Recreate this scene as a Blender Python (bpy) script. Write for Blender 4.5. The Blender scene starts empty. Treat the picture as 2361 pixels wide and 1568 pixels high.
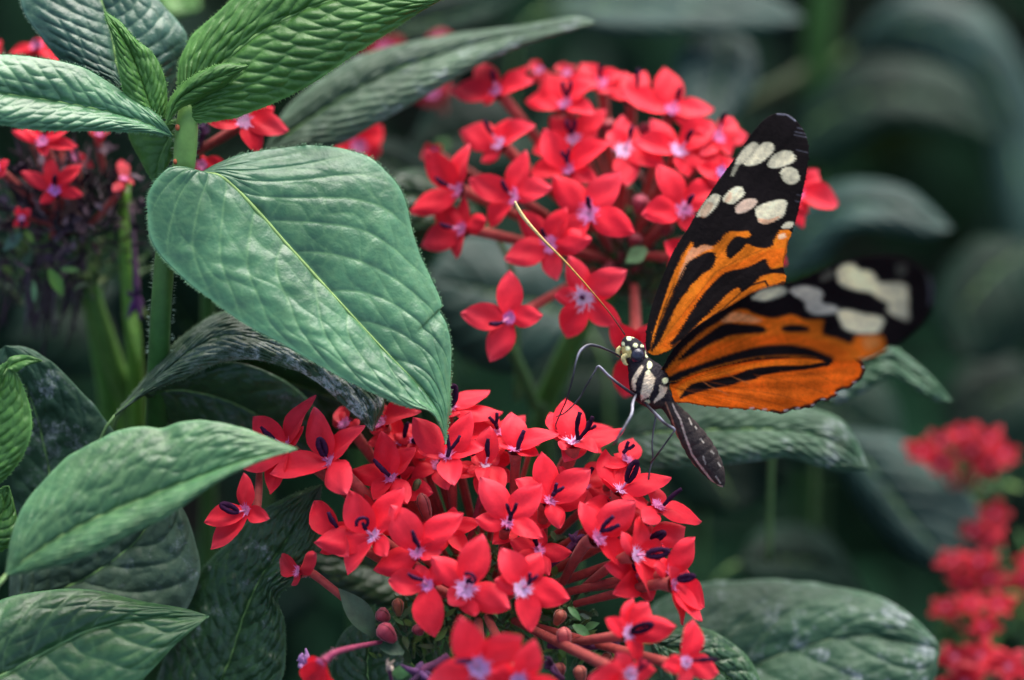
import bpy, math, random
import numpy as np
from mathutils import Vector

# ------------------------------------------------------------------ camera, sky, sun, exposure
SC = bpy.context.scene
S = 0.17 / 2361.0          # metres per picture unit at the focus distance
DIST = 0.60                # focus distance (m)
D0 = DIST / S
PITCH = math.radians(30)
FOC = np.array([0.0, 0.0, 0.30])
FWD = np.array([0.0, math.cos(PITCH), -math.sin(PITCH)])
UPV = np.array([0.0, math.sin(PITCH), math.cos(PITCH)])
RGT = np.array([1.0, 0.0, 0.0])
CAM = FOC - FWD * DIST

cam_data = bpy.data.cameras.new("camera")
cam = bpy.data.objects.new("camera", cam_data)
SC.collection.objects.link(cam)
cam.location = CAM
cam.rotation_euler = (math.radians(90) - PITCH, 0, 0)
cam_data.sensor_width = 36.0
cam_data.lens = 18.0 / (0.085 / DIST)
cam_data.clip_start = 0.02
cam_data.clip_end = 60.0
cam_data.dof.use_dof = True
cam_data.dof.focus_distance = DIST
cam_data.dof.aperture_fstop = 4.7
SC.camera = cam

world = bpy.data.worlds.new("World")
SC.world = world
world.use_nodes = True
wn = world.node_tree
wn.nodes.clear()
wo = wn.nodes.new("ShaderNodeOutputWorld")
wb = wn.nodes.new("ShaderNodeBackground")
ws = wn.nodes.new("ShaderNodeTexSky")
ws.sky_type = 'NISHITA'
ws.sun_disc = False
ws.sun_elevation = math.radians(62)
ws.sun_rotation = math.radians(20)
ws.air_density = 0.6
ws.dust_density = 3.0
ws.ozone_density = 0.3
wb.inputs[1].default_value = 0.14
wn.links.new(ws.outputs[0], wb.inputs[0])
wn.links.new(wb.outputs[0], wo.inputs[0])

sun_data = bpy.data.lights.new("sun", 'SUN')
sun_data.energy = 2.2
sun_data.angle = math.radians(60)
sun_data.color = (1.0, 0.97, 0.92)
sun = bpy.data.objects.new("sun", sun_data)
SC.collection.objects.link(sun)
sun.rotation_euler = (math.radians(90 - 62), 0, math.radians(180 - 20))

SC.view_settings.view_transform = 'Standard'
SC.view_settings.look = 'None'
SC.view_settings.gamma = 1.0
SC.view_settings.exposure = 1.5

rng = random.Random(7)
nrng = np.random.RandomState(11)

# ------------------------------------------------------------------ coordinate helpers
# measured frames: (x0, y0, scale) of zooms of the photograph; every measured point gets its own depth
FR = dict(D=(0, 0, 1 / 1.7348), A=(2560, 400, 1.5676), B=(2560, 950, 1.9675), C=(2400, 1280, 3.92),
          R1=(1500, 200, 1.96), R2=(2200, 200, 1.96), F1=(900, 1500, 1.96), F2=(1600, 1500, 1.96),
          F3=(2200, 1600, 1.96), F4=(1200, 2100, 2.5289), F5=(2000, 2100, 2.5289), L1=(0, 400, 1.7422),
          RR=(2600, 1500, 1.2854), TR=(2600, 0, 1.4251), TL=(0, 0, 1.53125), TM=(500, 0, 1.5314),
          LL=(0, 1900, 1.816), LM=(0, 1200, 1.7425), RC=(1500, 200, 1.3064), G=(2000, 1200, 1.742))
def cv(fr, pts):
    x0, y0, s = FR[fr]
    a = np.array(pts, float).reshape(-1, 2)
    return np.stack([(x0 + a[:, 0] / s) / 1.7348, (y0 + a[:, 1] / s) / 1.7348], 1)

def W(p):
    """(x, y, depth) arrays -> metres in the world."""
    p = np.asarray(p, float)
    z = (D0 + p[..., 2]) * S
    k = z / D0 / S
    X = (p[..., 0] - 1180.5) * S * k
    Y = (784.0 - p[..., 1]) * S * k
    return CAM + X[..., None] * RGT + Y[..., None] * UPV + z[..., None] * FWD

def unW(w):
    v = np.asarray(w, float) - CAM
    z = v @ FWD
    k = z / D0 / S
    return np.stack([(v @ RGT) / (S * k) + 1180.5, 784.0 - (v @ UPV) / (S * k), z / S - D0], -1)

GRAV = np.array([0.0, 0.866, 0.5])   # straight down, in (x, y, depth)
UP = -GRAV

def nz(v):
    v = np.asarray(v, float)
    return v / (np.linalg.norm(v) + 1e-12)

def spline(pts, n, uniform=False):
    """Catmull-Rom through pts, n samples evenly spaced along its length."""
    p = np.asarray(pts, float)
    if len(p) == 2:
        t = np.linspace(0, 1, n)[:, None]
        return p[0] * (1 - t) + p[1] * t
    q = np.vstack([2 * p[0] - p[1], p, 2 * p[-1] - p[-2]])
    out = []
    m = 14
    for i in range(1, len(q) - 2):
        p0, p1, p2, p3 = q[i - 1], q[i], q[i + 1], q[i + 2]
        t = np.linspace(0, 1, m, endpoint=False)[:, None]
        out.append(0.5 * ((2 * p1) + (-p0 + p2) * t + (2 * p0 - 5 * p1 + 4 * p2 - p3) * t ** 2 + (-p0 + 3 * p1 - 3 * p2 + p3) * t ** 3))
    c = np.vstack(out + [p[-1:]])
    L = np.concatenate([[0], np.cumsum(np.linalg.norm(np.diff(c[:, :2], axis=0), axis=1))])
    t = np.linspace(0, L[-1], n)
    return np.stack([np.interp(t, L, c[:, j]) for j in range(c.shape[1])], 1)

def smooth_noise(shape, cells, seed):
    r = np.random.RandomState(seed)
    g = r.rand(cells[0] + 2, cells[1] + 2) * 2 - 1
    u = np.linspace(0, cells[0], shape[0]); v = np.linspace(0, cells[1], shape[1])
    i = np.minimum(u.astype(int), cells[0] - 0); j = np.minimum(v.astype(int), cells[1] - 0)
    fu = (u - i)[:, None]; fv = (v - j)[None, :]
    fu = fu * fu * (3 - 2 * fu); fv = fv * fv * (3 - 2 * fv)
    a = g[np.ix_(i, j)]; b = g[np.ix_(i + 1, j)]; c = g[np.ix_(i, j + 1)]; d = g[np.ix_(i + 1, j + 1)]
    return a * (1 - fu) * (1 - fv) + b * fu * (1 - fv) + c * (1 - fu) * fv + d * fu * fv

# ------------------------------------------------------------------ object helpers
COL = SC.collection
class MB:
    """collects geometry in (x, y, depth) for one mesh"""
    def __init__(self):
        self.v, self.f, self.c, self.n = [], [], [], 0
    def add(self, v, f, col=(1, 1, 1)):
        v = np.asarray(v, float).reshape(-1, 3)
        f = [tuple(int(i) + self.n for i in q) for q in f]
        self.v.append(v); self.f += f
        c = np.asarray(col, float)
        if c.ndim == 1:
            c = np.tile(c, (len(v), 1))
        self.c.append(c)
        self.n += len(v)
    def grid(self, P, col=(1, 1, 1), close=False):
        """P: (n, m, 3)"""
        n, m = P.shape[:2]
        f = []
        for i in range(n - 1):
            for j in range(m if close else m - 1):
                k = (j + 1) % m
                f.append((i * m + j, i * m + k, (i + 1) * m + k, (i + 1) * m + j))
        c = np.asarray(col, float)
        if c.ndim == 3:
            c = c.reshape(-1, 3)
        self.add(P.reshape(-1, 3), f, c)
    def tube(self, pts, rad, sides=8, col=(1, 1, 1), n=None, cap=True, flat=1.0):
        pts = np.asarray(pts, float)
        rad = np.broadcast_to(np.asarray(rad, float), (len(pts),)).copy()
        if n:
            q = spline(np.column_stack([pts, rad]), n)
            pts, rad = q[:, :3], q[:, 3]
        T = np.gradient(pts, axis=0)
        T /= np.linalg.norm(T, axis=1)[:, None] + 1e-9
        a = np.array([0, 0, 1.0]) if abs(T[0, 2]) < 0.9 else np.array([1.0, 0, 0])
        U = np.zeros_like(pts); V = np.zeros_like(pts)
        u = nz(np.cross(T[0], a))
        for i in range(len(pts)):
            u = nz(u - T[i] * (u @ T[i])); U[i] = u; V[i] = np.cross(T[i], u)
        th = np.linspace(0, 2 * math.pi, sides, endpoint=False)
        P = pts[:, None] + (U[:, None] * np.cos(th)[None, :, None] + V[:, None] * np.sin(th)[None, :, None] * flat) * rad[:, None, None]
        c = np.asarray(col, float)
        if c.ndim == 2:
            if n and len(c) != n:
                c = np.stack([np.interp(np.linspace(0, 1, n), np.linspace(0, 1, len(c)), c[:, j]) for j in range(3)], 1)
            c = np.repeat(c[:, None], sides, 1)
        base = self.n
        self.grid(P, c, close=True)
        if cap:
            m = (len(pts) - 1) * sides
            self.f.append(tuple(base + j for j in range(sides))[::-1])
            self.f.append(tuple(base + m + j for j in range(sides)))
    def blade(self, base, tip, w, nrm, bow=0.0, seg=5, col=(1, 1, 1), fold=0.15):
        """small lanceolate leaf"""
        base, tip = np.asarray(base, float), np.asarray(tip, float)
        u = tip - base; l = np.linalg.norm(u); u = u / l
        s = nz(np.cross(nrm, u)); nn = nz(np.cross(u, s))
        t = np.linspace(0, 1, seg + 1)
        f = np.sin(math.pi * np.clip(t, 0.06, 0.985) ** 0.85)
        ctr = base + u * (t * l)[:, None] + nn * (bow * l * np.sin(math.pi * t))[:, None]
        P = np.stack([ctr + s * (k * w * f)[:, None] + nn * (abs(k) * fold * w * f)[:, None] for k in (-1, -.5, 0, .5, 1)], 1)
        self.grid(P, col)
    def build(self, name, mat, parent=None, origin=None, smooth=True):
        v = W(np.vstack(self.v))
        if origin is None:
            origin = root_loc(parent) if parent is not None else v.mean(0)
        me = bpy.data.meshes.new(name)
        me.from_pydata((v - origin).tolist(), [], self.f)
        at = me.color_attributes.new("tint", 'FLOAT_COLOR', 'POINT')
        c = np.vstack(self.c)
        at.data.foreach_set("color", np.column_stack([c, np.ones(len(c))]).ravel().astype(np.float32))
        if smooth:
            me.polygons.foreach_set("use_smooth", [True] * len(me.polygons))
        me.materials.append(mat)
        me.update()
        o = bpy.data.objects.new(name, me)
        COL.objects.link(o)
        if parent is None:
            o.location = origin
        else:
            o.parent = parent
        return o

ROOTS = {}
def root_loc(o):
    while o.parent is not None:
        o = o.parent
    return np.array(ROOTS.get(o.name, tuple(o.location)))

def tag(o, label, cat, group=None, kind=None):
    if label: o["label"] = label
    if cat: o["category"] = cat
    if group: o["group"] = group
    if kind: o["kind"] = kind
    return o

def thing(name, label, cat, at, group=None):
    o = bpy.data.objects.new(name, None)
    o.empty_display_size = 0.01
    COL.objects.link(o)
    p = W(np.array(at, float))
    o.location = p
    ROOTS[o.name] = tuple(p)
    return tag(o, label, cat, group)

# ------------------------------------------------------------------ materials
def newmat(name):
    m = bpy.data.materials.new(name)
    m.use_nodes = True
    nt = m.node_tree
    nt.nodes.clear()
    out = nt.nodes.new("ShaderNodeOutputMaterial")
    return m, nt, out
def N(nt, t, **kw):
    n = nt.nodes.new(t)
    for k, v in kw.items():
        setattr(n, k, v)
    return n
def L(nt, a, b):
    nt.links.new(a, b)
def mixrgb(nt, fac, a, b, mode='MIX'):
    n = nt.nodes.new("ShaderNodeMix"); n.data_type = 'RGBA'; n.blend_type = mode
    for sock, val in ((n.inputs[0], fac), (n.inputs[6], a), (n.inputs[7], b)):
        if isinstance(val, bpy.types.NodeSocket): L(nt, val, sock)
        elif isinstance(val, (int, float)): sock.default_value = val
        else: sock.default_value = (*val, 1)
    return n.outputs[2]
def noise(nt, scale, detail=3.0, rough=0.55, coord=None):
    n = N(nt, "ShaderNodeTexNoise"); n.inputs["Scale"].default_value = scale
    n.inputs["Detail"].default_value = detail; n.inputs["Roughness"].default_value = rough
    if coord is not None: L(nt, coord, n.inputs["Vector"])
    return n.outputs["Fac"]
def ramp(nt, fac, a, b):
    n = N(nt, "ShaderNodeMapRange"); n.inputs[1].default_value = a; n.inputs[2].default_value = b
    n.interpolation_type = 'SMOOTHSTEP'
    L(nt, fac, n.inputs[0])
    return n.outputs[0]
def mul(nt, a, b, op='MULTIPLY'):
    n = N(nt, "ShaderNodeMath", operation=op)
    for s, v in ((n.inputs[0], a), (n.inputs[1], b)):
        if isinstance(v, bpy.types.NodeSocket): L(nt, v, s)
        else: s.default_value = v
    return n.outputs[0]

def leaf_material(name, base, young=None, vein=(0.22, 0.34, 0.08), rough=0.42, mildew=0.0, spec=0.5, bump=0.5, trans=0.12, sheen=0.03, cell=300, net=0.25, peb=0.5, milcol=(0.42, 0.46, 0.47), cover=0.0):
    m, nt, out = newmat(name)
    co = N(nt, "ShaderNodeTexCoord").outputs["Object"]
    at = N(nt, "ShaderNodeAttribute", attribute_name="tint")
    sep = N(nt, "ShaderNodeSeparateColor"); L(nt, at.outputs["Color"], sep.inputs[0])
    n1 = noise(nt, 60, 3, 0.6, co)      # broad mottling
    n2 = noise(nt, 700, 4, 0.6, co)     # fine cells
    dark = tuple(c * 0.72 for c in base)
    young = young or tuple(c * 1.35 for c in base)
    c = mixrgb(nt, ramp(nt, n1, 0.35, 0.68), dark, young)
    c = mixrgb(nt, mul(nt, ramp(nt, n2, 0.3, 0.75), 0.35), c, tuple(x * 0.6 for x in base))
    c = mixrgb(nt, mul(nt, sep.outputs[0], 0.75), c, vein)
    c = mixrgb(nt, mul(nt, sep.outputs[2], 0.65), c, tuple(min(1, x * 1.5 + .03) for x in young))
    # fine vein network: distorted cells
    nv_ = N(nt, "ShaderNodeTexNoise"); nv_.inputs["Scale"].default_value = 130; L(nt, co, nv_.inputs["Vector"])
    va = N(nt, "ShaderNodeVectorMath", operation='MULTIPLY_ADD'); L(nt, nv_.outputs["Color"], va.inputs[0]); va.inputs[1].default_value = (0.006,) * 3; L(nt, co, va.inputs[2])
    vo = N(nt, "ShaderNodeTexVoronoi", feature='DISTANCE_TO_EDGE'); vo.inputs["Scale"].default_value = cell; L(nt, va.outputs[0], vo.inputs["Vector"])
    vp = N(nt, "ShaderNodeTexVoronoi", feature='SMOOTH_F1'); vp.inputs["Scale"].default_value = cell; vp.inputs["Smoothness"].default_value = 0.35; L(nt, va.outputs[0], vp.inputs["Vector"])
    edge_ = mul(nt, 1.0, ramp(nt, vo.outputs["Distance"], 0.0, 0.16), 'SUBTRACT')
    c = mixrgb(nt, mul(nt, edge_, net), c, vein)
    if mildew > 0:
        m1 = ramp(nt, noise(nt, 230, 6, 0.72, co), 0.56 - 0.12 * mildew, 0.68 - 0.10 * mildew)
        m2 = ramp(nt, noise(nt, 1500, 3, 0.7, co), 0.32, 0.62)
        big = ramp(nt, noise(nt, 36, 2, 0.5, co), 0.40 - cover, 0.58 - cover)
        mk = mul(nt, mul(nt, m1, m2), mul(nt, mul(nt, big, 0.85), 0.15, 'ADD'))
        mk = mul(nt, mul(nt, mk, mul(nt, sep.outputs[1], 0.9)), min(1.0, 0.5 + mildew * 0.5))
        c = mixrgb(nt, mk, c, milcol)
    bs = N(nt, "ShaderNodeBsdfPrincipled")
    L(nt, c, bs.inputs["Base Color"])
    rr = N(nt, "ShaderNodeMapRange"); L(nt, n2, rr.inputs[0]); rr.inputs[3].default_value = rough - 0.08; rr.inputs[4].default_value = rough + 0.16
    L(nt, rr.outputs[0], bs.inputs["Roughness"])
    bs.inputs["Specular IOR Level"].default_value = spec
    bs.inputs["Sheen Weight"].default_value = sheen
    bs.inputs["Sheen Roughness"].default_value = 0.4
    b = N(nt, "ShaderNodeBump"); b.inputs["Strength"].default_value = bump; b.inputs["Distance"].default_value = 0.0006
    hsum = mul(nt, mul(nt, noise(nt, 320, 3, 0.6, co), 0.7), mul(nt, n2, 0.25), 'ADD')
    peb_ = mul(nt, mul(nt, 1.0, vp.outputs["Distance"], 'SUBTRACT'), peb)
    hsum = mul(nt, hsum, peb_, 'ADD')
    L(nt, hsum, b.inputs["Height"]); L(nt, b.outputs[0], bs.inputs["Normal"])
    tr = N(nt, "ShaderNodeBsdfTranslucent")
    L(nt, mixrgb(nt, 0.5, c, (0.25, 0.42, 0.04)), tr.inputs[0]); L(nt, b.outputs[0], tr.inputs["Normal"])
    mx = N(nt, "ShaderNodeMixShader"); mx.inputs[0].default_value = trans
    L(nt, bs.outputs[0], mx.inputs[1]); L(nt, tr.outputs[0], mx.inputs[2])
    L(nt, mx.outputs[0], out.inputs[0])
    return m

def tint_material(name, mult=(1, 1, 1), rough=0.55, spec=0.35, nscale=500, namt=0.25, bump=0.2, sheen=0.0, trans=0.0, transcol=None, sss=0.0):
    """colour from the painted 'tint' attribute, with fine procedural variation"""
    m, nt, out = newmat(name)
    co = N(nt, "ShaderNodeTexCoord").outputs["Object"]
    at = N(nt, "ShaderNodeAttribute", attribute_name="tint")
    n = noise(nt, nscale, 4, 0.6, co)
    c = mixrgb(nt, 1.0, at.outputs["Color"], mult, 'MULTIPLY')
    mr = N(nt, "ShaderNodeMapRange"); L(nt, n, mr.inputs[0]); mr.inputs[1].default_value = .25; mr.inputs[2].default_value = .75
    mr.inputs[3].default_value = 1 - namt; mr.inputs[4].default_value = 1 + namt * 0.6
    vv = N(nt, "ShaderNodeCombineColor")
    for i in range(3): L(nt, mr.outputs[0], vv.inputs[i])
    c = mixrgb(nt, 1.0, c, vv.outputs[0], 'MULTIPLY')
    bs = N(nt, "ShaderNodeBsdfPrincipled")
    L(nt, c, bs.inputs["Base Color"])
    bs.inputs["Roughness"].default_value = rough
    bs.inputs["Specular IOR Level"].default_value = spec
    bs.inputs["Sheen Weight"].default_value = sheen
    b = N(nt, "ShaderNodeBump"); b.inputs["Strength"].default_value = bump; b.inputs["Distance"].default_value = 0.0003
    L(nt, n, b.inputs["Height"]); L(nt, b.outputs[0], bs.inputs["Normal"])
    if trans > 0:
        tr = N(nt, "ShaderNodeBsdfTranslucent"); L(nt, c, tr.inputs[0])
        mx = N(nt, "ShaderNodeMixShader"); mx.inputs[0].default_value = trans
        L(nt, bs.outputs[0], mx.inputs[1]); L(nt, tr.outputs[0], mx.inputs[2]); L(nt, mx.outputs[0], out.inputs[0])
    else:
        L(nt, bs.outputs[0], out.inputs[0])
    return m

M_hero = leaf_material("leaf_fresh_green", (0.052, 0.180, 0.076), (0.078, 0.225, 0.100), vein=(0.22, 0.42, 0.16), rough=0.31, spec=0.6, bump=0.55, net=0.12, peb=0.35, cell=300)
M_mid = leaf_material("leaf_mid_green", (0.0224, 0.0936, 0.0258), (0.0388, 0.1352, 0.0413), vein=(0.18, 0.34, 0.12), rough=0.36, bump=0.6, cell=240, net=0.15)
M_young = leaf_material("leaf_young_green", (0.0530, 0.1820, 0.0258), (0.1122, 0.2912, 0.0559), vein=(0.20, 0.38, 0.10), rough=0.42, spec=0.4, bump=0.6, trans=0.2, cell=380, net=0.06, peb=0.7)
M_blue = leaf_material("leaf_blue_green", (0.0255, 0.0884, 0.0533), (0.0459, 0.1248, 0.0774), vein=(0.15, 0.24, 0.12), rough=0.34, bump=0.7, cell=280, net=0.12)
M_pale = leaf_material("leaf_pale_green", (0.0416, 0.1414, 0.0468), (0.0650, 0.1856, 0.0688), vein=(0.22, 0.40, 0.15), rough=0.38, bump=0.7, cell=280, net=0.15)
M_grey = leaf_material("leaf_grey_green", (0.0485, 0.0975, 0.0537), (0.0765, 0.1365, 0.0774), vein=(0.08, 0.14, 0.06), rough=0.5, spec=0.35, mildew=0.25, bump=0.9, cell=260, net=0.1)
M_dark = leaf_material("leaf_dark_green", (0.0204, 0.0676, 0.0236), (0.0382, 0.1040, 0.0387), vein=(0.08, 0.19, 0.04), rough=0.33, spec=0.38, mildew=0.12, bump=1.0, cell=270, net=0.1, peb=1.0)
M_mild = leaf_material("leaf_mildewed", (0.0306, 0.0811, 0.0292), (0.0510, 0.1144, 0.0430), vein=(0.08, 0.14, 0.05), rough=0.5, mildew=1.1, bump=1.0, net=0.08, peb=0.9, milcol=(0.56, 0.60, 0.53), cover=0.0)
M_mild2 = leaf_material("leaf_dusted_green", (0.0224, 0.0728, 0.0344), (0.0388, 0.1040, 0.0499), vein=(0.03, 0.09, 0.035), rough=0.50, spec=0.3, mildew=0.42, bump=0.9, net=0.08, peb=0.8, cell=240)
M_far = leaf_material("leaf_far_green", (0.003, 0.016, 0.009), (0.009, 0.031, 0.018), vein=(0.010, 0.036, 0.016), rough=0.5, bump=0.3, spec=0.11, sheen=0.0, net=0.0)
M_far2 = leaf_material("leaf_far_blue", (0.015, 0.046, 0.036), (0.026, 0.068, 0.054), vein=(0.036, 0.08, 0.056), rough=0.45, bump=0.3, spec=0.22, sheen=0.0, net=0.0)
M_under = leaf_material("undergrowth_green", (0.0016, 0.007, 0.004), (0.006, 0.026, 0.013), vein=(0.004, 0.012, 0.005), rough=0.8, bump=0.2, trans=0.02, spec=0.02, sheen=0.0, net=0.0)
M_stem = tint_material("stem_skin", rough=0.5, spec=0.25, nscale=300, namt=0.3, bump=0.4, sheen=0.04)
M_petal = tint_material("petal_red", rough=0.5, spec=0.15, nscale=420, namt=0.14, bump=0.45, sheen=0.05, trans=0.28)
M_tube = tint_material("flower_tube_skin", rough=0.6, spec=0.2, nscale=900, namt=0.35, bump=0.5, sheen=0.12)
M_throat = tint_material("throat_hair", rough=0.7, spec=0.2, nscale=800, namt=0.15, bump=0.1, trans=0.2)
M_stig = tint_material("stigma_velvet", rough=0.85, spec=0.08, nscale=1500, namt=0.5, bump=0.9, sheen=0.0)
M_bud = tint_material("bud_skin", rough=0.5, spec=0.3, nscale=600, namt=0.35, bump=0.5, sheen=0.2)
M_dry = tint_material("dried_floret", rough=0.85, spec=0.1, nscale=700, namt=0.5, bump=0.9, sheen=0.1)
M_wing = tint_material("wing_scales", rough=0.75, spec=0.08, nscale=1100, namt=0.25, bump=0.4, sheen=0.0, trans=0.3)
M_body = tint_material("body_scales", rough=0.7, spec=0.15, nscale=1300, namt=0.4, bump=0.9, sheen=0.0)
M_eye = tint_material("eye_gloss", rough=0.25, spec=0.5, nscale=2500, namt=0.5, bump=0.25)
M_leg = tint_material("leg_chitin", rough=0.4, spec=0.35, nscale=1500, namt=0.4, bump=0.5, sheen=0.0)
def soil_material():
    m, nt, out = newmat("soil")
    co = N(nt, "ShaderNodeTexCoord").outputs["Object"]
    c = mixrgb(nt, ramp(nt, noise(nt, 40, 6, 0.7, co), 0.35, 0.7), (0.004, 0.003, 0.003), (0.014, 0.011, 0.008))
    bs = N(nt, "ShaderNodeBsdfPrincipled"); L(nt, c, bs.inputs["Base Color"]); bs.inputs["Roughness"].default_value = 0.95
    b = N(nt, "ShaderNodeBump"); b.inputs["Distance"].default_value = 0.01
    L(nt, noise(nt, 120, 6, 0.7, co), b.inputs["Height"]); L(nt, b.outputs[0], bs.inputs["Normal"])
    L(nt, bs.outputs[0], out.inputs[0])
    return m
M_soil = soil_material()

# ------------------------------------------------------------------ the setting
def ground():
    me = bpy.data.meshes.new("ground")
    n, R = 60, 20.0
    g = np.linspace(-1, 1, n); g = np.sign(g) * np.abs(g) ** 3 * R
    X, Y = np.meshgrid(g, g, indexing='ij')
    Z = 0.008 * np.sin(X * 9 + 1) * np.cos(Y * 7) - 0.02
    v = np.stack([X, Y + 1, Z], -1).reshape(-1, 3)
    f = [(i * n + j, (i + 1) * n + j, (i + 1) * n + j + 1, i * n + j + 1) for i in range(n - 1) for j in range(n - 1)]
    me.from_pydata(v.tolist(), [], f); me.materials.append(M_soil)
    o = bpy.data.objects.new("ground", me); COL.objects.link(o)
    tag(o, "dark bare soil under the flower bed", "ground", kind="structure")
ground()

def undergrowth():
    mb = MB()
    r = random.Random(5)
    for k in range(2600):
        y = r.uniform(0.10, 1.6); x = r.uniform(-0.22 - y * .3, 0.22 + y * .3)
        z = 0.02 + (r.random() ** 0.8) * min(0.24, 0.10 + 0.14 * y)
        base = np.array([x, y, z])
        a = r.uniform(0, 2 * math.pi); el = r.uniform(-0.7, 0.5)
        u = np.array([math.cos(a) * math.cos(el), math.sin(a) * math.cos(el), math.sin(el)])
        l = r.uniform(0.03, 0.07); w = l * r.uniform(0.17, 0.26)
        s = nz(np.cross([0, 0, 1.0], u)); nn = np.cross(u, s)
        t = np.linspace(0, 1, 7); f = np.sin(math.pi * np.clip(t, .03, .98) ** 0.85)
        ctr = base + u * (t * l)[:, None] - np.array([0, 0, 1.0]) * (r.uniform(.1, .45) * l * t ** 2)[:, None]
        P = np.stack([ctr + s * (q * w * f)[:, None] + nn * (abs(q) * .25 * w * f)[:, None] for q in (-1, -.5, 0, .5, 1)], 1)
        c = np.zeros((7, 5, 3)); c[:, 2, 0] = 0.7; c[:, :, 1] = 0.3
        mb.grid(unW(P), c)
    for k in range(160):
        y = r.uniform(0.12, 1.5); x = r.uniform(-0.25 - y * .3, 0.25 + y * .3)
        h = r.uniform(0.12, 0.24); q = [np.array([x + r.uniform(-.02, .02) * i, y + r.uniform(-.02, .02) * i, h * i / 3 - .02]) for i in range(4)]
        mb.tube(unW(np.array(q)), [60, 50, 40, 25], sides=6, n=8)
    for k in range(1500):   # tall foliage bank added out of frame to block low sky
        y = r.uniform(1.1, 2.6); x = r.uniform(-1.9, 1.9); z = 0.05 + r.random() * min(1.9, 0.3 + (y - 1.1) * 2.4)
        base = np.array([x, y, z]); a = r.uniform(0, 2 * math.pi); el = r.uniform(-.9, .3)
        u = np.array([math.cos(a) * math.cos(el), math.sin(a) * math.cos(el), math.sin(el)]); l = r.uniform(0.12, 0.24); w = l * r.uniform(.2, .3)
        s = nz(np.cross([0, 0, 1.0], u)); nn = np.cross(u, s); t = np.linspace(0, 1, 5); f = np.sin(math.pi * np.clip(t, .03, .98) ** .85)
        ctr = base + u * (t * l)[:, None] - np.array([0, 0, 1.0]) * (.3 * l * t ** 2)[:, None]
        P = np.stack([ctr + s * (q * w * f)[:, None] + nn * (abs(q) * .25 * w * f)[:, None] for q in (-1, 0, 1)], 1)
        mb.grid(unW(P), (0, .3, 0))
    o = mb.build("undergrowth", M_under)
    tag(o, "dense shaded leaves and stalks filling the bed far behind the flowers, backed by an added unseen bank", "undergrowth", kind="stuff")
undergrowth()

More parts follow.
